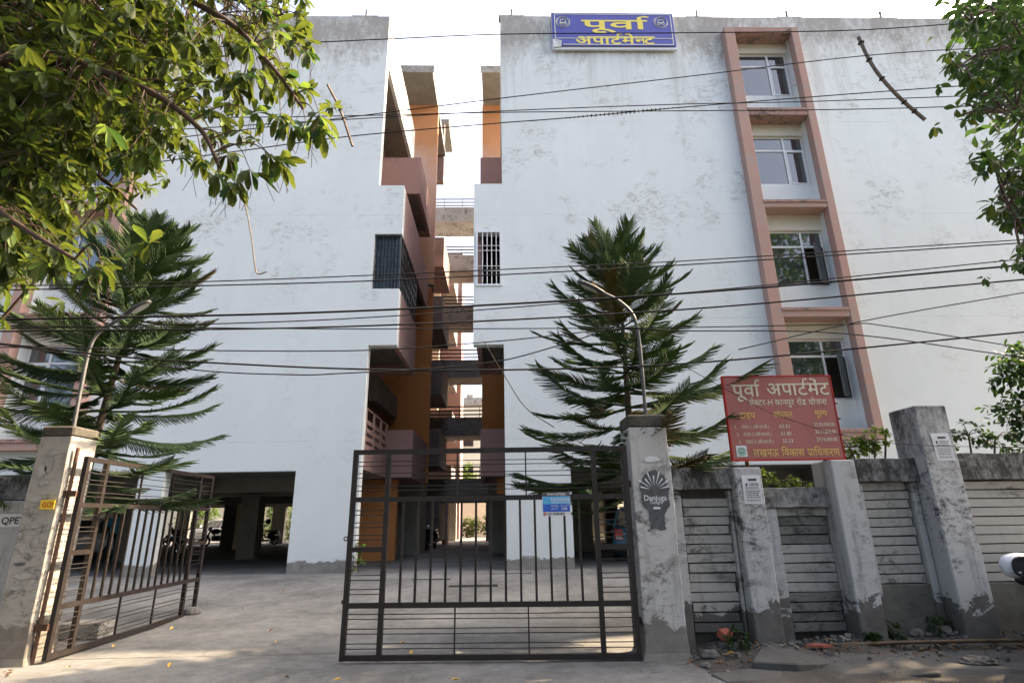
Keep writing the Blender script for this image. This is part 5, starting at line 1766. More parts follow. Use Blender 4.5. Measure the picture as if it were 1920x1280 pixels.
# ------------------------------------------------------------------ big broad-leaved tree at the left
WH = [
    (-4.33,4.27,6.34),(-4.64,4.28,6.51),(-2.35,4.01,5.60),(-4.11,3.87,5.88),(-4.78,4.78,6.00),(-2.50,4.88,7.13),(-3.51,4.44,6.23),(-4.38,4.60,3.59),(-3.54,4.72,5.52),(-3.46,4.07,5.89),
    (-3.03,4.44,5.80),(-3.76,3.85,4.78),(-3.17,5.39,6.53),(-4.40,3.90,6.08),(-3.65,3.79,5.00),(-4.20,4.93,7.40),(-6.26,5.53,6.80),(-2.65,4.77,5.58),(-3.58,4.24,6.18),(-4.54,3.77,5.99),
    (-2.99,3.53,5.16),(-5.55,4.89,6.73),(-4.90,4.48,6.85),(-5.13,5.10,5.36),(-3.45,4.30,5.82),(-4.30,3.95,4.84),(-3.26,3.96,6.28),(-3.85,3.91,5.54),(-3.15,3.86,5.93),(-2.34,5.16,6.25),
    (-3.52,5.50,6.90),(-5.43,4.80,6.64),(-2.62,5.12,7.26),(-2.07,4.13,5.81),(-4.72,4.48,4.65),(-5.23,5.09,6.06),(-4.36,4.24,4.66),(-5.33,4.77,6.85),(-2.29,3.83,5.99),(-2.15,3.79,5.57),
    (-4.12,4.14,4.75),(-3.89,4.47,4.82),(-5.80,5.26,6.76),(-2.39,5.13,6.36),(-2.09,3.69,4.81),(-5.80,5.18,7.17),(-3.43,4.17,4.50),(-1.89,4.12,5.88),(-3.38,3.44,5.68),(-2.01,4.49,6.37),
    (-4.97,5.04,4.83),(-4.55,5.38,5.15),(-4.32,5.20,5.99),(-3.13,3.43,4.43),(-4.73,4.93,5.18),(-3.24,4.77,5.77),(-6.00,5.54,7.98),(-5.28,5.44,7.06),(-4.26,4.06,5.58),(-2.21,4.90,6.79),
    (-3.40,3.75,4.35),(-4.66,4.10,6.43),(-6.20,5.58,8.06),(-5.99,5.32,7.20),(-4.60,4.90,5.77),(-4.70,5.33,7.95),(-3.61,3.91,3.51),(-2.70,3.81,4.54),(-3.52,4.76,6.89),(-2.50,5.37,6.59),
    (-2.94,3.96,6.26),(-4.59,4.60,4.32),(-2.72,3.84,5.33),(-4.89,4.93,4.28),(-4.89,4.77,3.97),(-3.43,4.19,6.09),(-2.58,5.14,6.40),(-4.03,4.01,3.45),(-3.00,5.25,6.01),(-3.23,3.98,6.31),
    (-5.98,5.45,7.12),(-3.35,4.15,6.17),(-5.43,5.26,6.76),(-4.25,4.85,5.02),(-1.87,3.79,5.92),(-2.46,3.80,6.11),(-4.33,4.11,6.44),(-2.59,3.78,4.88),(-4.04,3.70,5.36),(-3.15,4.20,4.62),
    (-4.64,4.66,6.19),(-3.90,4.16,4.33),(-4.94,5.46,4.40),(-3.35,4.07,6.38),(-3.51,4.18,4.89),(-2.92,3.47,5.32),(-3.52,4.05,6.05),(-3.68,4.75,6.54),(-4.19,3.80,6.04),(-3.72,4.09,4.91),
    (-4.34,4.58,5.72),(-3.88,5.30,6.23),(-3.53,3.66,4.44),(-3.57,3.58,3.41),(-4.45,4.45,6.74),(-2.05,4.02,5.67),(-5.75,5.28,5.49),(-5.72,5.41,6.06),(-3.23,3.84,3.48),(-5.19,4.54,5.85),
    (-4.18,4.81,7.01),(-2.58,3.54,4.12),(-3.09,3.63,5.51),(-3.25,3.66,4.10),(-2.63,3.75,5.88),(-3.48,4.19,5.47),(-3.61,4.77,6.27),(-4.74,4.83,5.34),(-4.07,5.51,7.28),(-3.68,4.10,5.38),
    (-3.55,3.86,5.12),(-3.32,4.21,5.54),(-3.35,5.15,6.34),(-6.34,5.31,8.03),(-4.13,3.89,4.06),(-3.78,4.37,5.89),(-5.00,5.02,3.58),(-4.32,4.90,5.95),(-5.72,5.07,6.04),(-3.02,4.35,4.93),
    (-3.03,3.46,5.07),(-4.27,4.40,6.40),(-2.60,5.36,6.52),(-5.25,5.56,4.08),(-3.23,3.48,4.70),(-3.72,4.32,5.15),(-1.84,3.43,5.33),(-4.07,4.19,6.10),(-4.24,4.85,4.46),(-4.31,5.06,5.41),
    (-3.42,3.81,4.10),(-5.06,5.20,7.70),(-3.09,5.24,7.20),(-2.55,3.52,4.94),(-5.32,4.99,5.63),(-2.41,3.54,5.11),(-4.55,4.17,4.81),(-5.31,5.30,7.54),(-3.93,4.25,4.85),(-5.21,5.32,4.23),
    (-5.23,5.30,5.83),(-3.26,3.94,4.37),(-4.30,5.34,5.39),(-3.05,5.46,7.42),(-3.94,4.83,5.10),(-3.24,4.59,6.34),(-3.90,3.58,4.88),(-3.84,4.57,6.72),(-3.63,3.99,3.66),(-1.81,4.13,5.96),
    (-5.72,5.00,6.66),(-4.55,4.53,5.55),(-2.89,3.65,5.10),(-2.67,3.59,4.33),(-3.90,4.72,5.01),(-2.70,3.79,5.60),(-3.63,4.10,5.86),(-4.04,4.36,5.76),(-2.34,3.52,5.74),(-1.72,3.47,5.16),
    (-4.02,5.11,6.56),(-4.08,4.67,5.67),(-3.95,4.44,6.43),(-4.14,5.14,6.11),(-3.14,5.22,7.64),(-5.03,4.50,5.36),(-5.00,4.30,6.23),(-3.39,4.98,6.42),(-3.83,4.25,5.71),(-4.48,4.34,4.50),
    (-4.62,4.66,6.80),(-3.70,4.03,3.56),(-4.27,4.79,6.15),(-4.14,5.29,5.55),(-3.09,4.92,6.21),(-4.25,4.77,5.92),(-4.35,4.72,4.76),(-3.91,4.83,5.48),(-3.85,5.29,5.25),(-4.67,4.49,6.60),
    (-4.91,4.73,6.19),(-4.27,4.21,5.14),(-3.67,4.19,5.25),(-3.68,4.74,5.43),(-3.95,4.84,6.90),(-4.04,4.06,4.52),(-2.00,4.37,5.95),(-3.84,3.93,4.43),(-3.08,5.38,7.35),(-4.33,4.06,4.63),
    (-3.60,3.60,3.64),(-6.03,5.58,7.64),(-5.50,5.33,5.33),(-4.54,4.81,4.56),(-4.43,5.37,7.36),(-3.81,5.45,7.92),(-4.82,4.51,5.34),(-3.62,4.88,5.05),(-2.83,4.03,5.00),(-1.99,4.00,5.11),
    (-4.38,5.33,6.25),(-5.03,5.17,4.64),(-3.90,3.72,4.46),(-2.86,3.91,5.47),(-3.86,5.15,7.04),(-5.21,5.06,6.46),(-4.87,5.12,6.38),(-4.66,4.40,5.33),(-3.50,3.82,4.95),(-4.84,5.01,5.46),
    (-4.20,4.35,4.94),(-1.90,3.45,4.99),(-4.40,4.56,4.57),(-2.89,4.27,5.39),(-4.02,3.76,4.66),(-5.03,5.11,5.60),(-5.27,5.53,4.56),(-2.77,4.66,6.33),(-4.49,5.25,4.41),(-3.54,3.55,4.82),
    (-4.12,4.72,4.27),(-2.12,5.01,6.63),(-3.56,4.36,5.50),(-3.89,4.12,3.67),(-3.83,3.88,4.20),(-3.22,3.86,4.37),(-4.26,4.17,6.34),(-4.94,5.03,4.99),(-5.68,5.13,7.36),(-5.00,5.18,7.40),
    (-3.29,4.68,5.30),(-5.96,5.16,6.77),(-3.97,4.47,4.61),(-3.80,3.54,5.68),(-2.91,4.67,6.21),(-2.89,3.69,5.69),(-4.09,4.24,5.18),(-4.14,4.21,6.29),(-4.86,4.45,5.58),(-3.25,4.26,5.12),
    (-4.33,4.17,4.93),(-4.49,5.36,5.63),(-4.35,5.09,5.78),(-5.17,5.59,5.08),(-2.97,4.81,6.12),(-5.63,5.57,6.70),(-5.30,5.28,5.53),(-3.56,3.87,5.21),(-4.83,4.64,4.81),(-4.21,4.50,4.79),
    (-2.44,4.23,5.37),(-3.41,4.49,5.17),(-4.82,5.20,7.82),(-4.16,5.47,6.08),(-4.63,5.13,6.29),(-3.94,5.26,6.42),(-4.80,4.67,6.39),(-3.48,4.23,6.62),(-5.52,5.30,7.39),(-3.39,4.35,5.07),
    (-4.08,4.21,5.60),(-5.42,5.12,5.64),(-4.91,5.25,7.08),(-4.47,4.65,5.94),(-4.84,4.67,5.12),(-5.16,5.37,7.23),(-4.48,3.97,5.17),(-2.83,3.97,4.39),(-2.66,4.76,5.96),(-5.08,4.85,4.98),
    (-4.71,4.73,6.91),(-3.84,3.93,5.68),(-5.11,4.75,6.36),(-4.53,5.20,7.00),(-4.06,5.54,6.55),(-3.43,4.45,6.35),(-3.04,3.57,3.34),(-3.95,4.09,4.13),(-3.59,4.43,6.38),(-4.96,4.64,5.10),
    (-3.23,4.96,6.16),(-2.05,4.57,6.58),(-5.52,5.56,4.57),(-2.93,3.57,4.61),(-5.31,5.04,6.83),(-5.28,5.55,5.40),(-3.52,3.71,4.85),(-5.15,5.10,5.88),(-4.99,4.61,5.76),(-5.80,4.87,7.00),
    (-5.33,5.18,7.68),(-4.75,5.20,6.87),(-3.26,4.11,4.51),(-4.01,3.97,5.24),(-3.86,5.11,7.56),(-3.70,4.45,6.06),(-4.13,4.19,5.29),(-3.08,3.77,4.96),(-4.09,4.46,5.52),(-4.17,3.51,5.58),
    (-4.03,4.64,6.24),(-2.36,4.07,4.84),(-3.51,3.88,3.56),(-2.43,4.58,6.66),(-4.52,4.27,5.65),(-2.68,5.10,6.73),(-5.81,5.52,6.95),(-4.55,4.68,5.87),(-5.38,5.09,5.70),(-3.06,4.32,6.14),
    (-3.49,3.63,4.18),(-2.15,3.55,4.49),(-2.65,3.49,4.41),(-4.40,4.39,4.44),(-4.79,4.53,4.52),(-4.13,4.15,4.00),(-5.82,5.20,6.81),(-3.22,4.24,4.69),(-2.00,3.78,5.09),(-5.16,4.58,6.02),
    (-4.71,5.15,4.20),(-4.03,5.18,7.47),(-3.36,4.83,6.90),(-3.46,4.94,7.24),(-4.61,5.10,7.42),(-3.76,4.22,3.85),(-3.69,4.52,5.87),(-2.30,5.35,7.18),(-2.84,3.81,5.35),(-4.62,4.07,6.11),
    (-2.90,4.05,4.86),(-4.66,5.13,5.13),(-4.14,4.94,5.52),(-5.38,4.67,6.09),(-5.34,4.76,7.19),(-2.71,5.29,6.43),(-4.93,4.88,4.45),(-4.58,5.23,6.21),(-4.23,4.35,5.36),(-5.10,4.92,5.62),
    (-6.15,5.45,6.49),(-2.65,5.42,7.55),(-2.57,3.72,5.34),(-3.29,4.26,6.36),(-5.08,5.27,4.87),(-2.74,5.02,6.95),(-4.29,5.40,7.75),(-3.66,4.13,5.98),(-4.80,4.77,3.59),(-4.71,5.43,6.48),
    (-3.04,5.10,6.19),(-3.77,4.76,5.76),(-3.93,4.12,4.43),(-4.83,4.30,5.85),(-5.27,4.54,6.68),(-3.65,4.09,6.34),(-4.67,5.33,4.20),(-2.22,4.75,6.38),(-4.84,4.93,4.46),(-5.29,4.90,6.51),
    (-5.23,4.96,5.78),(-5.04,4.94,5.75),(-4.49,4.53,5.78),(-3.49,3.69,3.28),(-2.40,3.41,4.33),(-4.08,4.27,6.24),(-3.84,3.46,4.79),(-3.51,4.11,5.22),(-5.25,5.24,6.41),(-3.99,5.49,6.99),
    (-4.93,4.56,5.03),(-2.66,3.64,5.59),(-2.85,3.60,4.79),(-3.94,4.98,5.72),(-2.81,3.63,4.57),(-2.86,4.85,6.03),(-3.69,4.87,6.65),(-3.62,4.64,5.69),(-2.43,4.15,5.74),(-4.54,4.99,7.34),
    (-3.88,4.57,4.85),(-2.85,5.33,7.33),(-5.13,5.08,6.42),(-2.72,5.32,7.76),(-3.26,3.95,5.51),(-3.45,3.97,3.53),(-4.37,4.78,6.50),(-2.62,3.41,3.97),(-2.18,3.97,6.16),(-4.11,4.56,5.61),
    (-2.71,4.23,5.80),(-4.85,4.86,5.73),(-3.18,5.12,7.38),(-5.83,5.53,8.20),(-3.47,3.49,3.19),(-3.32,3.79,4.26),(-3.31,4.12,4.74),(-3.92,4.77,5.10),(-4.47,4.57,6.05),(-4.76,4.39,6.15),
    (-6.00,5.37,6.20),(-4.32,4.89,4.97),(-3.92,5.01,6.74),(-3.56,3.52,4.45),(-4.69,4.73,6.08),(-2.08,4.10,6.28),(-4.01,4.06,6.39),(-5.61,4.98,5.94),(-4.20,5.52,7.06),(-3.31,3.56,4.63),
    (-4.61,4.71,6.96),(-4.72,4.49,5.07),(-4.73,4.97,4.14),(-2.56,4.64,6.66),(-3.28,4.66,6.56),(-4.52,4.30,5.20),(-3.61,4.03,5.37),(-4.68,5.41,5.71),(-3.90,4.33,3.89),(-2.37,4.37,6.67),
    (-4.71,4.84,5.08),(-4.74,5.74,6.06),(-5.04,4.73,5.66),(-4.10,4.46,4.78),(-4.74,4.74,5.52),(-3.86,5.18,6.97),(-4.35,4.56,5.54),(-4.11,4.60,5.70),(-5.76,5.17,7.75),(-5.56,5.37,6.48),
    (-4.89,5.32,7.30),(-3.78,4.42,5.51),(-6.28,5.36,7.17),(-5.76,5.82,6.17),(-4.72,5.36,7.85),(-3.34,4.50,4.76),(-4.84,5.22,7.18),(-4.21,4.57,4.87),(-5.88,5.69,6.16),(-5.19,5.42,5.20),
    (-4.88,5.56,8.24),(-4.46,4.66,7.02),(-4.71,4.88,4.82),(-4.69,5.07,6.97),(-4.49,4.48,7.00),(-4.77,5.06,7.20),(-5.42,4.81,5.92),(-4.96,5.93,6.27),(-4.06,5.42,6.25),(-3.73,5.18,6.37),
    (-4.58,4.52,6.18),(-4.80,5.98,6.79),(-5.22,4.85,6.75),(-5.73,5.44,7.69),(-5.13,4.94,7.41),(-5.18,5.40,8.00),(-4.17,5.60,6.48),(-6.67,5.62,8.26),(-4.00,4.77,6.90),(-4.85,4.79,5.58),
    (-3.62,4.89,5.40),(-4.15,4.80,5.16),(-6.24,5.99,6.81),(-4.75,4.43,5.72),(-6.01,5.90,6.05),(-4.81,4.56,6.32),(-4.97,5.66,7.10),(-5.73,5.66,6.85),(-6.54,5.73,7.71),(-3.81,4.82,6.88),
    (-5.65,5.32,7.71),(-5.84,5.59,8.08),(-5.34,5.11,6.65),(-4.82,5.91,5.89),(-5.27,5.65,5.77),(-3.97,4.44,5.88),(-4.42,4.85,4.82),(-3.97,5.22,5.25),(-4.28,5.62,6.52),(-6.56,5.58,8.12),
    (-4.95,4.47,6.03),(-4.23,5.93,5.98),(-3.64,4.98,6.17),(-5.03,4.91,6.21),(-5.05,5.88,7.88),(-4.72,4.90,7.19),(-5.84,5.55,6.41),(-4.43,4.62,5.08),(-4.60,4.88,7.38),(-4.37,5.13,5.83),
    (-4.36,5.33,6.78),(-5.32,5.01,5.65),(-4.24,4.75,6.00),(-4.00,5.14,6.05),(-6.77,5.66,8.21),(-5.62,5.71,7.71),(-5.37,4.73,6.27),(-4.07,5.52,7.02),(-5.03,4.53,5.86),(-4.66,5.42,5.69),
    (-4.72,5.34,5.74),(-6.15,5.61,6.28),(-5.18,5.97,6.93),(-5.04,5.24,5.55),(-4.33,4.53,6.01),(-4.73,5.64,6.59),(-4.42,4.54,6.29),(-4.56,5.61,6.44),(-3.50,4.66,6.56),(-6.68,5.83,8.16),
    (-5.73,5.28,7.01),(-6.00,5.39,6.17),(-6.26,5.22,7.58),(-3.48,4.66,5.95),(-5.42,4.73,6.91),(-6.08,5.58,6.05),(-5.10,5.44,7.91),(-5.42,5.46,7.06),(-4.65,4.48,6.97),(-4.37,5.45,5.61),
    (-5.04,5.08,6.07),(-6.58,5.81,8.16),(-4.34,4.80,5.55),(-5.62,5.14,7.63),(-4.35,5.17,5.42),(-4.26,5.19,6.08),(-5.21,4.88,5.96),(-4.23,5.57,5.81),(-4.51,4.42,6.44),(-5.66,5.08,7.14),
    (-5.42,4.48,6.85),(-5.15,5.63,6.29),(-4.24,5.19,7.84),(-4.21,4.55,5.79),(-5.49,5.35,5.67),(-5.89,5.72,6.85),(-4.79,5.02,7.11),(-3.84,5.38,5.50),(-5.42,5.67,8.07),(-5.24,5.23,5.65),
    (-4.09,5.07,6.65),(-5.43,5.31,6.12),(-5.61,5.88,8.06),(-4.86,4.54,6.30),(-5.49,5.63,8.23),(-5.55,5.35,5.47),(-5.22,5.79,5.85),(-4.92,4.60,6.05),(-5.93,5.68,5.65),(-5.07,5.30,5.35),
    (-4.82,5.80,5.73),(-4.92,4.44,5.16),(-6.13,5.75,8.07),(-4.65,4.51,4.70),(-5.31,4.99,5.43),(-5.68,5.81,7.05),(-5.22,5.42,5.72),(-5.19,5.78,5.85),(-5.43,5.88,8.22),(-5.21,5.29,5.20),
    (-4.13,5.52,6.23),(-4.00,5.08,6.19),(-4.93,5.97,8.76),(-4.38,4.41,5.43),(-5.23,4.44,6.48),(-4.39,5.24,6.27),(-5.92,5.16,7.66),(-6.33,5.70,6.83),(-5.28,5.88,8.44),(-5.88,5.99,8.48),
    (-5.18,5.15,3.97),(-5.04,5.72,4.39),(-5.70,5.96,5.39),(-5.02,5.12,3.86),(-4.66,5.29,4.49),(-4.95,5.51,4.51),(-4.64,4.64,4.17),(-5.26,5.04,5.03),(-4.58,4.48,4.04),(-4.38,4.78,4.87),
    (-5.21,5.12,4.17),(-4.63,5.00,4.99),(-4.85,5.07,4.29),(-4.33,4.70,4.75),(-5.27,5.55,5.28),(-4.74,4.90,3.87),(-4.26,4.46,4.03),(-4.37,4.60,3.82),(-4.92,5.53,5.20),(-4.57,4.94,4.37),
    (-5.58,5.35,5.01),(-5.50,5.59,5.05),(-4.68,4.49,4.16),(-5.51,5.24,5.20),(-5.21,5.57,4.83),(-4.37,4.91,4.22),(-5.51,5.93,5.56),(-4.34,4.85,4.07),(-5.47,5.46,3.98),(-5.24,5.62,4.75),
    (-4.90,5.31,4.29),(-4.11,4.45,4.21),(-4.47,4.81,4.86),(-4.53,4.66,4.14),(-5.60,5.64,4.12),(-5.23,5.15,4.90),(-4.12,4.55,4.10),(-5.29,5.15,4.80),(-4.81,5.16,4.81),(-5.19,5.05,4.65),
    (-4.66,4.68,3.72),(-4.49,4.81,4.23),(-6.14,5.92,5.57),(-5.40,5.86,5.19),(-5.35,5.36,4.78),(-5.10,5.00,4.07),(-5.23,5.71,5.53),(-4.45,4.54,3.98),(-5.72,5.76,3.93),(-4.91,5.00,5.07),
    (-5.22,5.84,5.20),(-4.84,5.15,4.84),(-4.66,5.09,5.01),(-4.47,4.94,4.33),(-5.62,5.63,4.37),(-4.92,5.01,4.85),(-5.41,5.09,5.10),(-5.15,5.66,5.34),(-4.94,5.71,4.67),(-4.98,5.17,5.01),
    (-1.36,3.60,4.48),(-1.49,3.70,4.46),(-1.57,3.60,4.40),(-1.59,3.50,4.00),(-1.70,3.60,4.12),(-1.77,3.50,3.91),(-2.00,3.60,4.12),(-1.99,3.50,3.87),(-1.87,3.50,3.80),(-1.60,3.80,5.29),
    (-1.74,3.80,5.49),(-1.93,3.90,5.69),(-1.72,3.70,4.90),(-1.85,3.60,4.50),(-2.20,3.70,4.39),(-2.25,3.70,4.14),(-2.46,3.80,4.41),(-2.44,3.20,3.02),(-2.51,3.20,2.97),(-1.93,3.80,5.26),
    (-1.61,3.70,4.82),(-2.03,3.70,4.95),(-1.35,3.60,4.36),(-1.75,3.80,4.64)
]
rg = random.Random(5)
TL = thing('street_tree', 'broad-leaved street tree overhanging the upper left of the view', 'tree', (-7.4, 3.4, 0), 'broad-leaved street trees')
MB().tube(spline([(-7.4, 3.4, -.1), (-7.2, 3.5, 1.5), (-6.9, 3.7, 3.2), (-6.4, 3.9, 4.6), (-5.9, 4.0, 5.4)], 5), [.22 - .10 * i / 20 for i in range(21)], 12).build('trunk', 'bark', TL, smooth=True)
LIMBS = [[(-6.4, 3.9, 4.7), (-5.3, 4.2, 5.9), (-4.2, 4.05, 6.3), (-3.1, 3.9, 6.1), (-2.3, 3.8, 5.6), (-1.8, 3.7, 5.0), (-1.5, 3.62, 4.55)],
         [(-6.2, 3.9, 5.0), (-4.8, 4.0, 5.3), (-3.7, 3.8, 5.2), (-2.8, 3.7, 4.8), (-2.25, 3.6, 4.35), (-2.0, 3.5, 3.95)],
         [(-6.6, 3.8, 4.2), (-5, 3.9, 4.5), (-4.1, 3.7, 4.1), (-3.4, 3.5, 3.55), (-2.7, 3.3, 3.12)],
         [(-5.9, 4.0, 5.4), (-5.2, 4.6, 6.6), (-4.1, 4.8, 7.1), (-2.9, 4.7, 6.9), (-2.1, 4.2, 6.1)],
         [(-6.2, 3.9, 4.9), (-5.1, 4.9, 5.4), (-4.2, 5.2, 5.0), (-3.6, 5.0, 4.5)]]
LP = []
for L_ in LIMBS:
    pts = spline(L_, 6)
    LP += pts
    n = len(pts)
    MB().tube(pts, [.055 * (1 - .80 * i / (n - 1)) for i in range(n)], 7).build('branch', 'twig', TL, smooth=True)
items = []
tw = MB()
for P in WH:
    P = Vector(P)
    b = near_pt(P + Vector((-.25, 0, .2)), LP)
    mid = (b + P) * .5 + Vector((0, 0, .06 + .1 * rg.random()))
    pts = spline([b, mid, P], 4)
    tw.tube(pts, [.007 - .004 * i / (len(pts) - 1) for i in range(len(pts))], 4, False)
    d = (P - mid).normalized() + Vector((.25, -.1, -.15))
    whorl(items, P, d, rg.choice((7, 8, 9, 10)), .20 if P.x > -2.1 and P.z < 5 else .16, .6, rg)
    for _ in range(2 if P.x < -3.0 else 1 if P.x < -2.3 else 0):
        whorl(items, P + Vector((rg.gauss(0, .15), rg.gauss(0, .25), rg.gauss(0, .15))), (rg.gauss(0, 1), rg.gauss(0, .6), rg.gauss(-.2, .6)), 8, .155, .4, rg)
tw.build('twigs', 'twig', TL, smooth=True)['kind'] = 'stuff'
# fine hanging stalks left over from the pods
hs = MB()
for P in WH[-24:] + WH[:60]:
    for k in range(4):
        q = Vector(P) + Vector((rg.gauss(0, .04), rg.gauss(0, .04), -.02))
        l = rg.uniform(.12, .34)
        hs.tube([q, q + Vector((rg.gauss(0, .02), 0, -l * .5)), q + Vector((rg.gauss(0, .04), 0, -l))], .0022, 3, False)
stuff(hs.build('seed_pods', 'twig', TL))
items.sort(key=lambda it: (Vector(it[0]) - CAMP).length - .8 * it[0][0])
TPL = leaf_tpl(.34, .10, .16, .60)
single_leaves(TL, items[:290], TPL, ('leaf', 'leaf', 'leafbright', 'leafdark', 'leaf'))
rest = items[290:]
stuff(link('leaves', leaf_mesh('leaves', [it for i, it in enumerate(rest) if i % 7], TPL, 'leaf'), TL))
stuff(link('backlit_tone_leaves', leaf_mesh('backlit_tone_leaves', [it for i, it in enumerate(rest) if not i % 7], TPL, 'leafbright'), TL))  # some leaves get the painted backlit tone
# the rest of the crown, over the street and behind the viewpoint
crown = []
for i in range(1300):
    while True:
        q = Vector((rg.uniform(-1, 1), rg.uniform(-1, 1), rg.uniform(-1, 1)))
        if .35 < q.length < 1:
            break
    P = Vector((-5.6 + q.x * 4.2, .6 + q.y * 4.0, 8.2 + q.z * 2.6))
    if P.y > .5 and (P.z - 1.5) < P.y * 1.75 + .2 and P.x > -1.7 * P.y - 1.5:
        continue
    d = Vector((rg.gauss(0, 1), rg.gauss(0, 1), rg.gauss(-.2, .6)))
    for k in range(3):
        crown.append((P + Vector((rg.gauss(0, .15), rg.gauss(0, .15), rg.gauss(0, .1))), d + Vector((rg.gauss(0, .6), rg.gauss(0, .6), -.2)), .30, rg.uniform(-.6, .6)))
stuff(link('upper_leaves', leaf_mesh('upper_leaves', crown, TPL, 'leaf'), TL))

# unseen tree belt across the street, added tall to darken facade foot and ground
belt = []
for i in range(5200):
    x = rg.uniform(-32, 32)
    h = 16 + 2.5 * math.sin(x * .7) + 1.5 * math.sin(x * .31 + 2)
    P = Vector((x, -9 + rg.gauss(0, 1.4), 1.2 + (h - 1.2) * rg.random() ** .8))
    for k in range(2):
        belt.append((P + Vector((rg.gauss(0, .4), rg.gauss(0, .4), rg.gauss(0, .3))), (rg.gauss(0, 1), rg.gauss(0, 1), rg.gauss(-.3, .6)), .75, rg.uniform(-.6, .6)))
stuff(link('unseen_treeline', leaf_mesh('unseen_treeline', belt, TPL, 'leafdark')))

# ------------------------------------------------------------------ street tree at the right
WR = [
    (5.69,4.80,6.30),(5.77,5.50,6.89),(5.33,4.48,5.98),(5.58,5.15,6.50),(5.61,5.42,6.93),(5.60,5.36,6.58),(5.66,4.94,6.19),(5.09,4.88,6.18),(4.64,4.53,5.85),(5.58,4.72,5.94),
    (5.36,5.04,6.26),(6.02,5.14,6.83),(5.07,4.76,5.57),(5.29,4.92,5.85),(5.97,5.39,6.23),(4.87,4.81,5.57),(4.97,4.66,5.80),(6.09,5.22,5.81),(6.00,5.02,5.76),(5.19,4.42,5.19),
    (6.13,5.11,6.03),(5.74,5.01,5.75),(5.43,5.02,6.17),(5.39,4.90,5.73),(5.36,4.74,5.45),(5.29,4.96,5.94),(5.03,4.45,5.17),(6.33,5.46,6.15),(6.89,5.60,6.64),(5.42,4.86,5.88),
    (4.93,4.67,5.42),(5.71,5.44,6.57),(5.31,4.43,5.33),(5.86,5.34,6.44),(5.59,5.33,6.29),(6.00,5.41,6.42),(6.54,5.13,7.03),(5.20,4.49,6.38),(6.28,5.20,6.62),(6.56,5.21,7.51),
    (6.29,5.25,7.19),(5.30,4.61,6.07),(6.08,4.96,6.65),(6.08,4.99,7.19),(5.35,4.42,6.46),(5.72,4.81,6.52),(6.62,5.27,7.03),(6.52,5.29,7.20),(5.73,4.79,6.84),(5.71,4.55,6.66),
    (5.86,4.71,6.52),(5.64,4.56,6.00),(6.36,5.37,6.91),(5.80,5.00,6.95),(5.30,4.72,6.15),(5.75,4.79,6.79),(6.12,5.03,6.56),(5.36,4.68,6.05),(5.48,5.05,4.55),(5.75,5.38,4.83),
    (5.09,4.85,4.92),(5.64,4.85,4.90),(5.00,4.46,4.34),(4.71,4.60,4.30),(4.73,4.49,4.69),(6.27,5.50,5.48),(5.20,4.76,4.40),(5.88,5.06,5.21),(5.37,5.30,4.61),(5.60,5.15,4.66),
    (5.12,4.60,4.67),(5.06,4.56,4.65),(5.66,5.29,5.26),(5.16,4.52,4.57),(5.74,5.21,5.34),(4.98,4.77,4.33),(5.39,4.66,4.68),(5.18,4.85,4.61),(4.93,4.71,4.88),(5.44,5.19,4.60),
    (5.06,4.55,4.54),(5.92,5.42,5.05),(5.39,5.15,4.44),(5.66,5.29,4.57),(6.03,5.45,4.57),(5.15,4.72,4.31),(5.09,4.72,4.20),(5.54,5.32,4.57),(4.99,4.74,4.21),(5.58,5.29,4.58),
    (5.73,5.40,4.71),(5.97,5.45,4.72),(5.97,5.53,4.42),(5.15,4.73,3.94),(5.61,5.34,4.00),(5.63,5.42,4.07),(4.86,4.62,3.86),(5.94,5.46,4.36),(5.06,4.80,3.90),(5.20,4.83,3.75),
    (6.30,5.54,7.39),(5.63,5.17,7.01),(5.36,4.87,7.01),(5.03,4.64,6.56),(5.83,5.19,7.43),(5.33,4.77,6.70),(5.47,4.91,6.81),(5.15,4.57,6.54)
]
TR = thing('street_tree', 'dark green street tree reaching in at the upper right corner', 'tree', (11.5, 5.2, 0), 'broad-leaved street trees')
MB().tube(spline([(11.5, 5.2, -.1), (11.4, 5.2, 2), (11.0, 5.3, 4), (10.6, 5.4, 6), (10.2, 5.6, 8)], 5), [.26 - .12 * i / 20 for i in range(21)], 12).build('trunk', 'bark', TR, smooth=True)
LIMBS = [[(11.0, 5.3, 4.0), (9.5, 5.2, 5.6), (8.0, 5.2, 6.5), (6.8, 5.1, 6.8), (5.6, 5.0, 6.5), (4.9, 4.7, 6.0)],
         [(11.0, 5.3, 4.2), (9.2, 5.2, 5.0), (7.6, 5.3, 5.5), (6.4, 5.2, 5.8), (5.2, 4.9, 5.6), (4.8, 4.7, 5.4)],
         [(11.3, 5.2, 3.0), (9.4, 5.2, 4.0), (7.6, 5.2, 4.6), (6.2, 5.2, 4.9), (5.2, 4.9, 4.7), (5.0, 4.7, 4.2)],
         [(8.0, 5.2, 6.5), (6.8, 5.2, 7.2), (5.8, 5.1, 7.2), (5.2, 4.7, 6.6)]]
LP = []
for L_ in LIMBS:
    pts = spline(L_, 6)
    LP += pts
    n = len(pts)
    MB().tube(pts, [.06 * (1 - .82 * i / (n - 1)) for i in range(n)], 7).build('branch', 'twig', TR, smooth=True)
items = []
tw = MB()
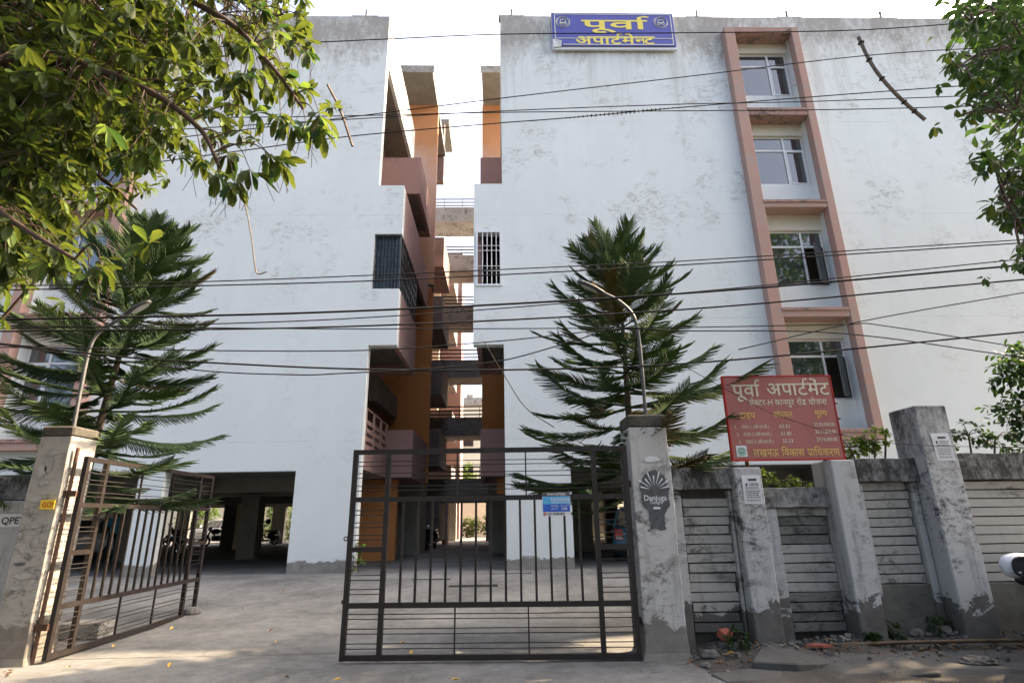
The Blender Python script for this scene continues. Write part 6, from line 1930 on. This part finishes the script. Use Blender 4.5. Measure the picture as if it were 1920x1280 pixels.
for P in WR:
    P = Vector(P)
    b = near_pt(P + Vector((.3, 0, .1)), LP)
    mid = (b + P) * .5 + Vector((0, 0, .08))
    pts = spline([b, mid, P], 4)
    tw.tube(pts, [.011 - .006 * i / (len(pts) - 1) for i in range(len(pts))], 4, False)
    whorl(items, P, (P - mid).normalized() + Vector((-.2, -.1, -.2)), rg.choice((5, 6, 7, 8)), .14, .5, rg)
    for k in range(1):
        q = P + Vector((rg.gauss(0, .12), rg.gauss(0, .15), rg.gauss(0, .1)))
        whorl(items, q, (rg.gauss(0, 1), rg.gauss(0, 1), -.3), 5, .12, .5, rg)
tw.build('twigs', 'twig', TR, smooth=True)['kind'] = 'stuff'
TPR = leaf_tpl(.46, .10, .14, .58)
items.sort(key=lambda it: it[0][0] + .35 * (it[0] - CAMP).length)
single_leaves(TR, items[:240], TPR, ('leafdark', 'leafdark', 'leaf', 'leafdark'))
stuff(link('leaves', leaf_mesh('leaves', items[240:], TPR, 'leafdark'), TR))
crown = []
for i in range(2300):
    while True:
        q = Vector((rg.uniform(-1, 1), rg.uniform(-1, 1), rg.uniform(-1, 1)))
        if .3 < q.length < 1:
            break
    P = Vector((12.4 + q.x * 3.4, 7.2 + q.y * 3.8, 10.0 + q.z * 4.0))
    if P.y > 0 and P.x < P.y * .98 + .9:
        continue
    d = Vector((rg.gauss(0, 1), rg.gauss(0, 1), rg.gauss(-.2, .6)))
    for k in range(3):
        crown.append((P + Vector((rg.gauss(0, .2), rg.gauss(0, .2), rg.gauss(0, .12))), d + Vector((rg.gauss(0, .6), rg.gauss(0, .6), -.2)), .34, rg.uniform(-.6, .6)))
stuff(link('upper_leaves', leaf_mesh('upper_leaves', crown, TPR, 'leafdark'), TR))

# ------------------------------------------------------------------ shrubs and small trees
def bush(name, label, cat, base, blobs, n, size, mat, tpl, seed, stem=True, group=None, twig_n=14):
    """stems from the base into each blob, leaves on sprays round the ends of fine twigs; blobs: (x,y,z,rx,ry,rz)"""
    g = random.Random(seed)
    t = thing(name, label, cat, base, group)
    st = MB()
    it = []
    tot = sum(b[3] * b[4] * b[5] for b in blobs)
    for b in blobs:
        c = Vector(b[:3])
        base_v = Vector(base) + Vector((g.gauss(0, .05), g.gauss(0, .05), 0))
        hh = max(.05, (c - base_v).length)
        st.tube(spline([base_v, base_v.lerp(c, .5) + Vector((g.gauss(0, .05), g.gauss(0, .04), .04)) * hh, c], 4), [(.012 - .007 * i / 8) * min(2.5, hh) for i in range(9)], 5, False)
        nt = max(5, int(n * b[3] * b[4] * b[5] / tot / 9))
        for k in range(nt):
            while True:
                q = Vector((g.uniform(-1, 1), g.uniform(-1, 1), g.uniform(-1, 1)))
                if .45 < q.length < 1:
                    break
            P = c + Vector((q.x * b[3], q.y * b[4], q.z * b[5]))
            m_ = c.lerp(P, .55) + Vector((0, 0, .04))
            if k % 2 == 0:
                st.tube([c, m_, P], [.008, .005, .003], 3, False)
            ax = (P - c).normalized() + Vector((0, 0, -.2))
            for j in range(9):
                s = j / 8
                q2 = m_.lerp(P, .3 + .85 * s)
                sd = ax.orthogonal().normalized()
                sd.rotate(Matrix.Rotation(g.uniform(0, 6.28), 3, ax))
                it.append((q2, ax * .6 + sd + Vector((0, 0, -.25)), size * g.uniform(.65, 1.2), g.uniform(-.6, .6)))
    st.build('stems', 'twig', t)['kind'] = 'stuff'
    stuff(link('leaves', leaf_mesh('leaves', it, tpl, mat), t))
    return t
TB = leaf_tpl(.5, .12, .1, .5)
bush('wall_tree', 'dark small-leaved tree behind the wall at the right edge', 'tree', (10.6, 9.6, .1),
     [(9.9, 9.6, 4.0, .9, .8, .55), (9.9, 9.6, 3.2, 1.15, .9, .5), (10.1, 9.6, 2.5, 1.2, .9, .55), (11.4, 9.8, 4.2, 1.2, 1, .9), (9.3, 9.5, 3.7, .45, .5, .3), (9.1, 9.4, 2.9, .35, .4, .25), (11.6, 9.6, 3.0, 1.2, 1, 1)], 9500, .14, 'leafdark', TB, 2)
bush('small_tree', 'bright green tree behind the broad leaves at the left edge', 'tree', (-8.0, 6.3, .1),
     [(-6.5, 5.9, 4.9, .6, .5, .5), (-6.1, 5.8, 4.3, .55, .5, .5), (-6.9, 6.0, 4.2, .7, .5, .7), (-6.4, 5.8, 3.7, .6, .5, .4), (-5.6, 5.9, 5.2, .4, .4, .35), (-7.2, 6.1, 5.6, .8, .6, .8)], 2600, .15, 'leafbright', TB, 3)
bush('small_tree', 'dark small-leaved sprays in front of the upper left window', 'tree', (-8.4, 6.6, .1),
     [(-5.25, 6.3, 6.55, .42, .3, .34), (-4.75, 6.2, 6.2, .22, .2, .16), (-5.6, 6.3, 6.15, .4, .3, .22), (-4.55, 6.2, 5.95, .13, .1, .12), (-6.2, 6.4, 6.2, .5, .4, .5), (-5.5, 6.2, 4.55, .22, .2, .14)], 1100, .13, 'leafdark', leaf_tpl(.36, .1, .2, .55), 4)
bush('climbing_shrub', 'thin shrub with yellow-green leaves between the red board and the tall post', 'shrub', (4.9, 7.7, .2),
     [(4.75, 7.6, 2.36, .30, .15, .14), (5.05, 7.55, 2.42, .22, .12, .15), (4.55, 7.6, 2.26, .16, .1, .08), (5.3, 7.6, 2.55, .14, .1, .08)], 420, .085, 'leafbright', TB, 5, group='shrubs growing over the wall')
bush('climbing_shrub', 'wiry dark shrub on the wall top right of the tall post', 'shrub', (6.4, 7.6, .2),
     [(6.0, 7.6, 2.42, .26, .15, .16), (6.4, 7.55, 2.5, .28, .15, .20), (6.8, 7.6, 2.45, .3, .15, .2), (5.85, 7.6, 2.3, .12, .1, .1)], 520, .07, 'leafdark', TB, 6, group='shrubs growing over the wall')
bush('climbing_shrub', 'green creeper over the low coping beneath the red board', 'shrub', (3.6, 7.6, .2),
     [(3.45, 7.5, 1.98, .22, .12, .07), (3.75, 7.5, 1.92, .2, .1, .06), (3.95, 7.45, 1.86, .12, .1, .05)], 260, .07, 'leafbright', TB, 7, group='shrubs growing over the wall')
for i, (x, y, s, lab) in enumerate(((2.62, 6.80, .16, 'small green weed beside the half brick near the gate pillar'), (4.45, 6.98, .13, 'green weed at the foot of the third plank panel'),
                               (5.02, 7.02, .17, 'taller green weed against the tall post'), (4.12, 6.84, .07, 'tiny weed at the foot of the middle post'))):
    bush('weed', lab, 'weed', (x, y, verge_z(x, y)), [(x, y, verge_z(x, y) + s * .6, s, s * .7, s * .7)], 110, .07, 'leafdark', TB, 20 + i, group='weeds along the wall foot')
bush('weed', 'small green plant at the foot of the left pier behind the closed gate', 'weed', (-3.5, 14.8, .3), [(-3.45, 14.75, .75, .22, .12, .3), (-3.6, 14.75, .5, .12, .1, .2)], 130, .09, 'leafbright', TB, 31)

# rear court: hedge, small trees, boundary wall and a far house
for i, (x, y, rx, rz_, lab) in enumerate(((-2.3, 42.0, 1.0, .75, 'green hedge shrub at the far end of the passage, left one'), (-.6, 42.0, 1.25, .95, 'taller green hedge shrub at the far end of the passage'),
                                     (1.4, 42.2, 1.0, .7, 'green hedge shrub behind the right wing at the far end'))):
    bush('hedge_shrub', lab, 'shrub', (x, y, .29), [(x, y, .29 + rz_ * .9, rx, .6, rz_), (x + .3, y - .1, .29 + rz_ * 1.4, rx * .6, .5, rz_ * .5)], 1300, .17, 'leaf', TB, 40 + i, group='shrubs at the far end of the passage')
for i, (x, y, z, lab) in enumerate(((-21.5, 42, 1.8, 'sunlit green tree seen through the garage beyond the gate leaf'), (-16.2, 42, 1.8, 'sunlit green tree behind the inner garage pillar'), (-13.8, 41.5, 1.6, 'small sunlit tree in the narrow gap by the white pier'),
                               (-3.6, 50, 4.6, 'leafy tree behind the bridges at the far end'), (-25, 41, 2.0, 'sunlit tree at the far left of the garage'))):
    bush('court_tree', lab, 'tree', (x, y, .29), [(x, y, z, 1.5, .9, 1.4), (x + .7, y, z + .9, 1, .8, .9), (x - .6, y, z - .7, 1, .8, .8)], 1500, .22, 'leafbright', TB, 50 + i, group='trees in the rear court')
cwall = thing('court_wall', 'pale rear wall of the court beyond the passage', 'wall', (-8, 45.1, .29))
MB().box(-30, 24, 45, 45.25, .2, 4.0).build('wall_panel', 'cream', cwall)
MB().box(-30, 24, 44.94, 45.31, 4.0, 4.12).build('coping', 'concrete', cwall)
hs_ = thing('house', 'pale flat-roofed house far behind the bridges', 'house', (-2, 61, .29))
MB().box(-9, 6, 60, 68, .2, 13.3).build('wall', 'cream', hs_)
MB().box(-9.1, 6.1, 59.8, 68.2, 13.3, 14.1).build('roof', 'concrete', hs_)
MB().box(-3.6, -2.9, 61, 62, 14.1, 14.7).build('chimney', 'concrete', hs_)
for x in (-6.5, -3.4, -.5, 2.5):
    for z in (1.5, 5.2, 8.9):
        w_ = MB().box(x - .6, x + .6, 59.93, 60.05, z, z + 1.5).build('window', 'blackpl', hs_)
        MB().box(x - .7, x + .7, 59.7, 60, z + 1.55, z + 1.65).build('sunshade', 'concrete', hs_)
    MB().box(x - 1.2, x + 1.2, 58.9, 60, 4.1, 5.0).build('balcony', 'cream', hs_)

# ------------------------------------------------------------------ Norfolk pines
DRY = {}
def frond_mesh(L, seed, up_tip, spread, nb, lift):
    """one branch: woody axis along +X with two rows of long upswept branchlets"""
    g = random.Random(seed)
    mb = MB()
    def axis(s):
        return Vector((L * s, L * .03 * math.sin(s * 5 + seed), L * (-.055 * math.sin(s * 2.8) + up_tip * s ** 4)))
    mb.tube([axis(s) for s in lin(0, 1, 9)], [.016 * (1 - .75 * s) * (.6 + .4 * L) for s in lin(0, 1, 9)], 5, False)
    for i in range(nb):
        s = .16 + .84 * (i + .5) / nb
        p = axis(s)
        tg = (axis(min(1, s + .02)) - axis(s - .02)).normalized()
        env = min(1, (s - .08) * 3.2) * min(1, (1.12 - s) * 2.4)
        for sd in (-1, 1):
            ln_ = spread * (.45 + .55 * env) * g.uniform(.82, 1.1)
            side = Vector((0, sd, 0)) - tg * tg.y * sd
            a = .72 + .5 * s
            d = (tg * (.42 + .5 * s) + side * (1.05 - .3 * s) + Vector((0, 0, lift + g.gauss(0, .08)))).normalized()
            q1 = p + d * ln_ * .45 + Vector((0, 0, -.04 * ln_))
            q2 = q1 + (d + tg * .30 + Vector((0, 0, lift * .3 - .06 + g.gauss(0, .05)))).normalized() * ln_ * .55
            r_ = .0095
            n0 = len(mb.v)
            for c, rr in ((p, r_), (q1, r_ * 1.05), (q2, r_ * .35)):
                u = Vector((0, 0, 1))
                v_ = d.cross(u).normalized()
                for an in (0, 2.09, 4.19):
                    mb.v.append(tuple(c + (v_ * math.cos(an) + u * math.sin(an)) * rr))
            for k in (0, 3):
                for j in range(3):
                    mb.f.append((n0 + k + j, n0 + k + (j + 1) % 3, n0 + k + 3 + (j + 1) % 3, n0 + k + 3 + j))
    me = mb.mesh('branch', False)
    me.materials.append(M['needle'])
    dry = me.copy()
    dry.materials[0] = M['needle_dry']
    DRY[me.name] = dry
    return me
FR = {}
for k, (L, ut, sp, nb, lf) in enumerate(((.5, .05, .23, 19, .30), (.5, .08, .25, 19, .2), (.95, .04, .28, 34, .25), (.95, .08, .30, 34, .12), (1.4, .07, .30, 49, .15), (1.4, .09, .32, 49, -.10), (1.85, .09, .30, 62, .05), (1.85, .12, .33, 62, -.22))):
    FR.setdefault(L, []).append(frond_mesh(L, k + 1, ut, sp, nb, lf))

def norfolk(label, base, top, zlo, Rmax, seed, bald, extra=()):
    g = random.Random(seed)
    t = thing('norfolk_pine', label, 'pine tree', base, 'pines inside the wall')
    b, tp = Vector(base), Vector(top)
    def trunk(z):
        s = (z - b.z) / (tp.z - b.z)
        return b.lerp(tp, s) + Vector((.10 * math.sin(s * 4 + seed), .05 * math.sin(s * 3), 0)) * (1 - s)
    zs = lin(b.z - .1, tp.z, 16)
    MB().tube([trunk(z) for z in zs], [.095 * (1 - .9 * i / 15) for i in range(16)], 9).build('trunk', 'bark', t, smooth=True)
    inv = t.matrix_basis.inverted()
    z = zlo
    rot = g.uniform(0, 6)
    while z < tp.z - .06:
        s = (z - zlo) / (tp.z - zlo)
        rad = (.52 + (Rmax - .52) * (1 - s) ** .72) * (.82 + .18 * min(1, s * 5))
        n = 7
        rot += g.uniform(.25, .7)
        for i in range(n):
            if g.random() < bald * (1 - s):
                continue
            a = rot + 2 * math.pi * i / n + g.uniform(-.15, .15)
            L = max(.22, rad * g.uniform(.62, 1.12))
            key = min(FR, key=lambda q: abs(q - L))
            fm = g.choice(FR[key])
            o = bpy.data.objects.new('branch', DRY[fm.name] if g.random() < .07 else fm)
            COL.objects.link(o)
            o.parent = t
            o.matrix_parent_inverse = inv
            pitch = -.16 + .26 * min(1, s / .4) + .50 * max(0, s - .45) / .55 + g.uniform(-.17, .17)
            o.matrix_basis = Matrix.Translation(trunk(z)) @ Matrix.Rotation(a, 4, 'Z') @ Matrix.Rotation(-pitch, 4, 'Y') @ Matrix.Rotation(g.uniform(-.4, .4), 4, 'X') @ Matrix.Scale(L / key, 4)
        z += .32 * (1 - .45 * s)
    for (z, a, L, pitch) in extra:
        key = min(FR, key=lambda q: abs(q - L))
        o = bpy.data.objects.new('branch', FR[key][1])
        COL.objects.link(o)
        o.parent = t
        o.matrix_parent_inverse = inv
        o.matrix_basis = Matrix.Translation(trunk(z)) @ Matrix.Rotation(R(a), 4, 'Z') @ Matrix.Rotation(-pitch, 4, 'Y') @ Matrix.Scale(L / key, 4)
    # leader shoots at the very top
    for i in range(5):
        o = bpy.data.objects.new('branch', FR[.5][i % 2])
        COL.objects.link(o)
        o.parent = t
        o.matrix_parent_inverse = inv
        o.matrix_basis = Matrix.Translation(tp - Vector((0, 0, .12))) @ Matrix.Rotation(i * 1.26, 4, 'Z') @ Matrix.Rotation(-.85, 4, 'Y') @ Matrix.Scale(.75, 4)
    return t
norfolk('full dark Norfolk pine right of the gate, behind the red board', (2.10, 8.5, .05), (1.98, 8.5, 5.85), 1.9, 1.95, 3, .08,
        ((3.35, -50, 2.15, -.10), (2.45, -100, 1.6, -.05), (2.5, -118, 1.5, -.15), (2.3, -74, 1.75, -.2), (2.0, -88, 1.5, -.22), (2.7, -60, 1.8, -.1), (2.45, -140, 1.7, -.12), (2.2, -165, 1.8, -.15)))
norfolk('leaning Norfolk pine with bare lower trunk behind the open gate leaf', (-6.55, 8.9, .05), (-5.95, 8.9, 6.4), 2.0, 2.1, 8, .05)

# ------------------------------------------------------------------ fallen leaves
V_, F_ = leaf_tpl(.42, .25, .15, .5)
def fallen(mat):
    me = bpy.data.meshes.new('fallen_leaf')
    me.from_pydata([tuple(v) for v in V_], [], F_)
    me.materials.append(M[mat])
    return me
FL = [fallen('deadleaf'), fallen('brownleaf')]
spots = [(-1.55, 6.25, 0, 'yellow leaf on the concrete just in front of the closed gate leaf, left end'), (-.5, 6.12, 0, 'yellow leaf at the bottom edge in front of the middle of the closed gate'),
         (-1.2, 7.95, 0, 'yellow leaf seen through the lowest rods of the closed gate, left part'), (-1.05, 7.5, 0, 'second yellow leaf just below the first behind the lowest gate rods'),
         (-3.7, 7.15, 0, 'yellow leaf in the sunlit strip right of the open gate foot'), (-4.75, 7.0, 0, 'yellow leaf at the very foot of the open gate hinge'),
         (-4.9, 9.4, 0, 'yellow leaf on the ground under the middle of the open gate leaf'), (-5.0, 8.2, 0, 'pale yellow leaf under the hinge half of the open gate leaf'),
         (-4.4, 10.6, 0, 'yellow leaf beside the stone that holds the open gate'), (-4.2, 12.0, 0, 'small yellow leaf beyond the free end of the open gate leaf'),
         (.55, 10.3, 1, 'brown leaf on the driveway behind the middle bars of the closed gate'), (-3.3, 9.1, 1, 'brown curled leaf alone in the middle of the open entrance'),
         (1.0, 7.75, 1, 'large brown leaf in the sunlit patch behind the lower right of the closed gate'), (-2.2, 6.4, 1, 'brown leaf left of the closed gate latch end'),
         (2.45, 6.55, 0, 'yellow leaf among the rubble right of the right gate pillar'), (-2.9, 8.1, 0, 'yellow leaf between the open leaf and the latch post')]
for i, (x, y, br, lab) in enumerate(spots):
    o = link('fallen_leaf', FL[br])
    o.location = (x, y, gz(y) + (.03 if x < 2 else .12))
    o.rotation_euler = (rnd.uniform(-.3, .3), rnd.uniform(-.2, .2), rnd.uniform(0, 6))
    sc_ = rnd.uniform(.085, .12)
    o.scale = (sc_, sc_, sc_)
    tag(o, lab, 'leaf', 'fallen leaves on the ground')
it = []
for i in range(420):
    x, y = (rnd.uniform(2.0, 6.8), rnd.gauss(6.72, .18)) if i < 330 else (rnd.uniform(-6.3, -5.2), rnd.gauss(6.9, .25))
    if y > 7.1:
        continue
    z = (max(verge_z(x, y), pave_z(x, y)) if x > 0 else lverge_z(x, y)) + .012
    it.append(((x, y, z), (rnd.gauss(0, 1), rnd.gauss(0, 1), rnd.gauss(0, .15)), rnd.uniform(.03, .08), rnd.uniform(-.8, .8)))
stuff(link('leaf_litter', leaf_mesh('leaf_litter', it, (V_, F_), 'brownleaf')))
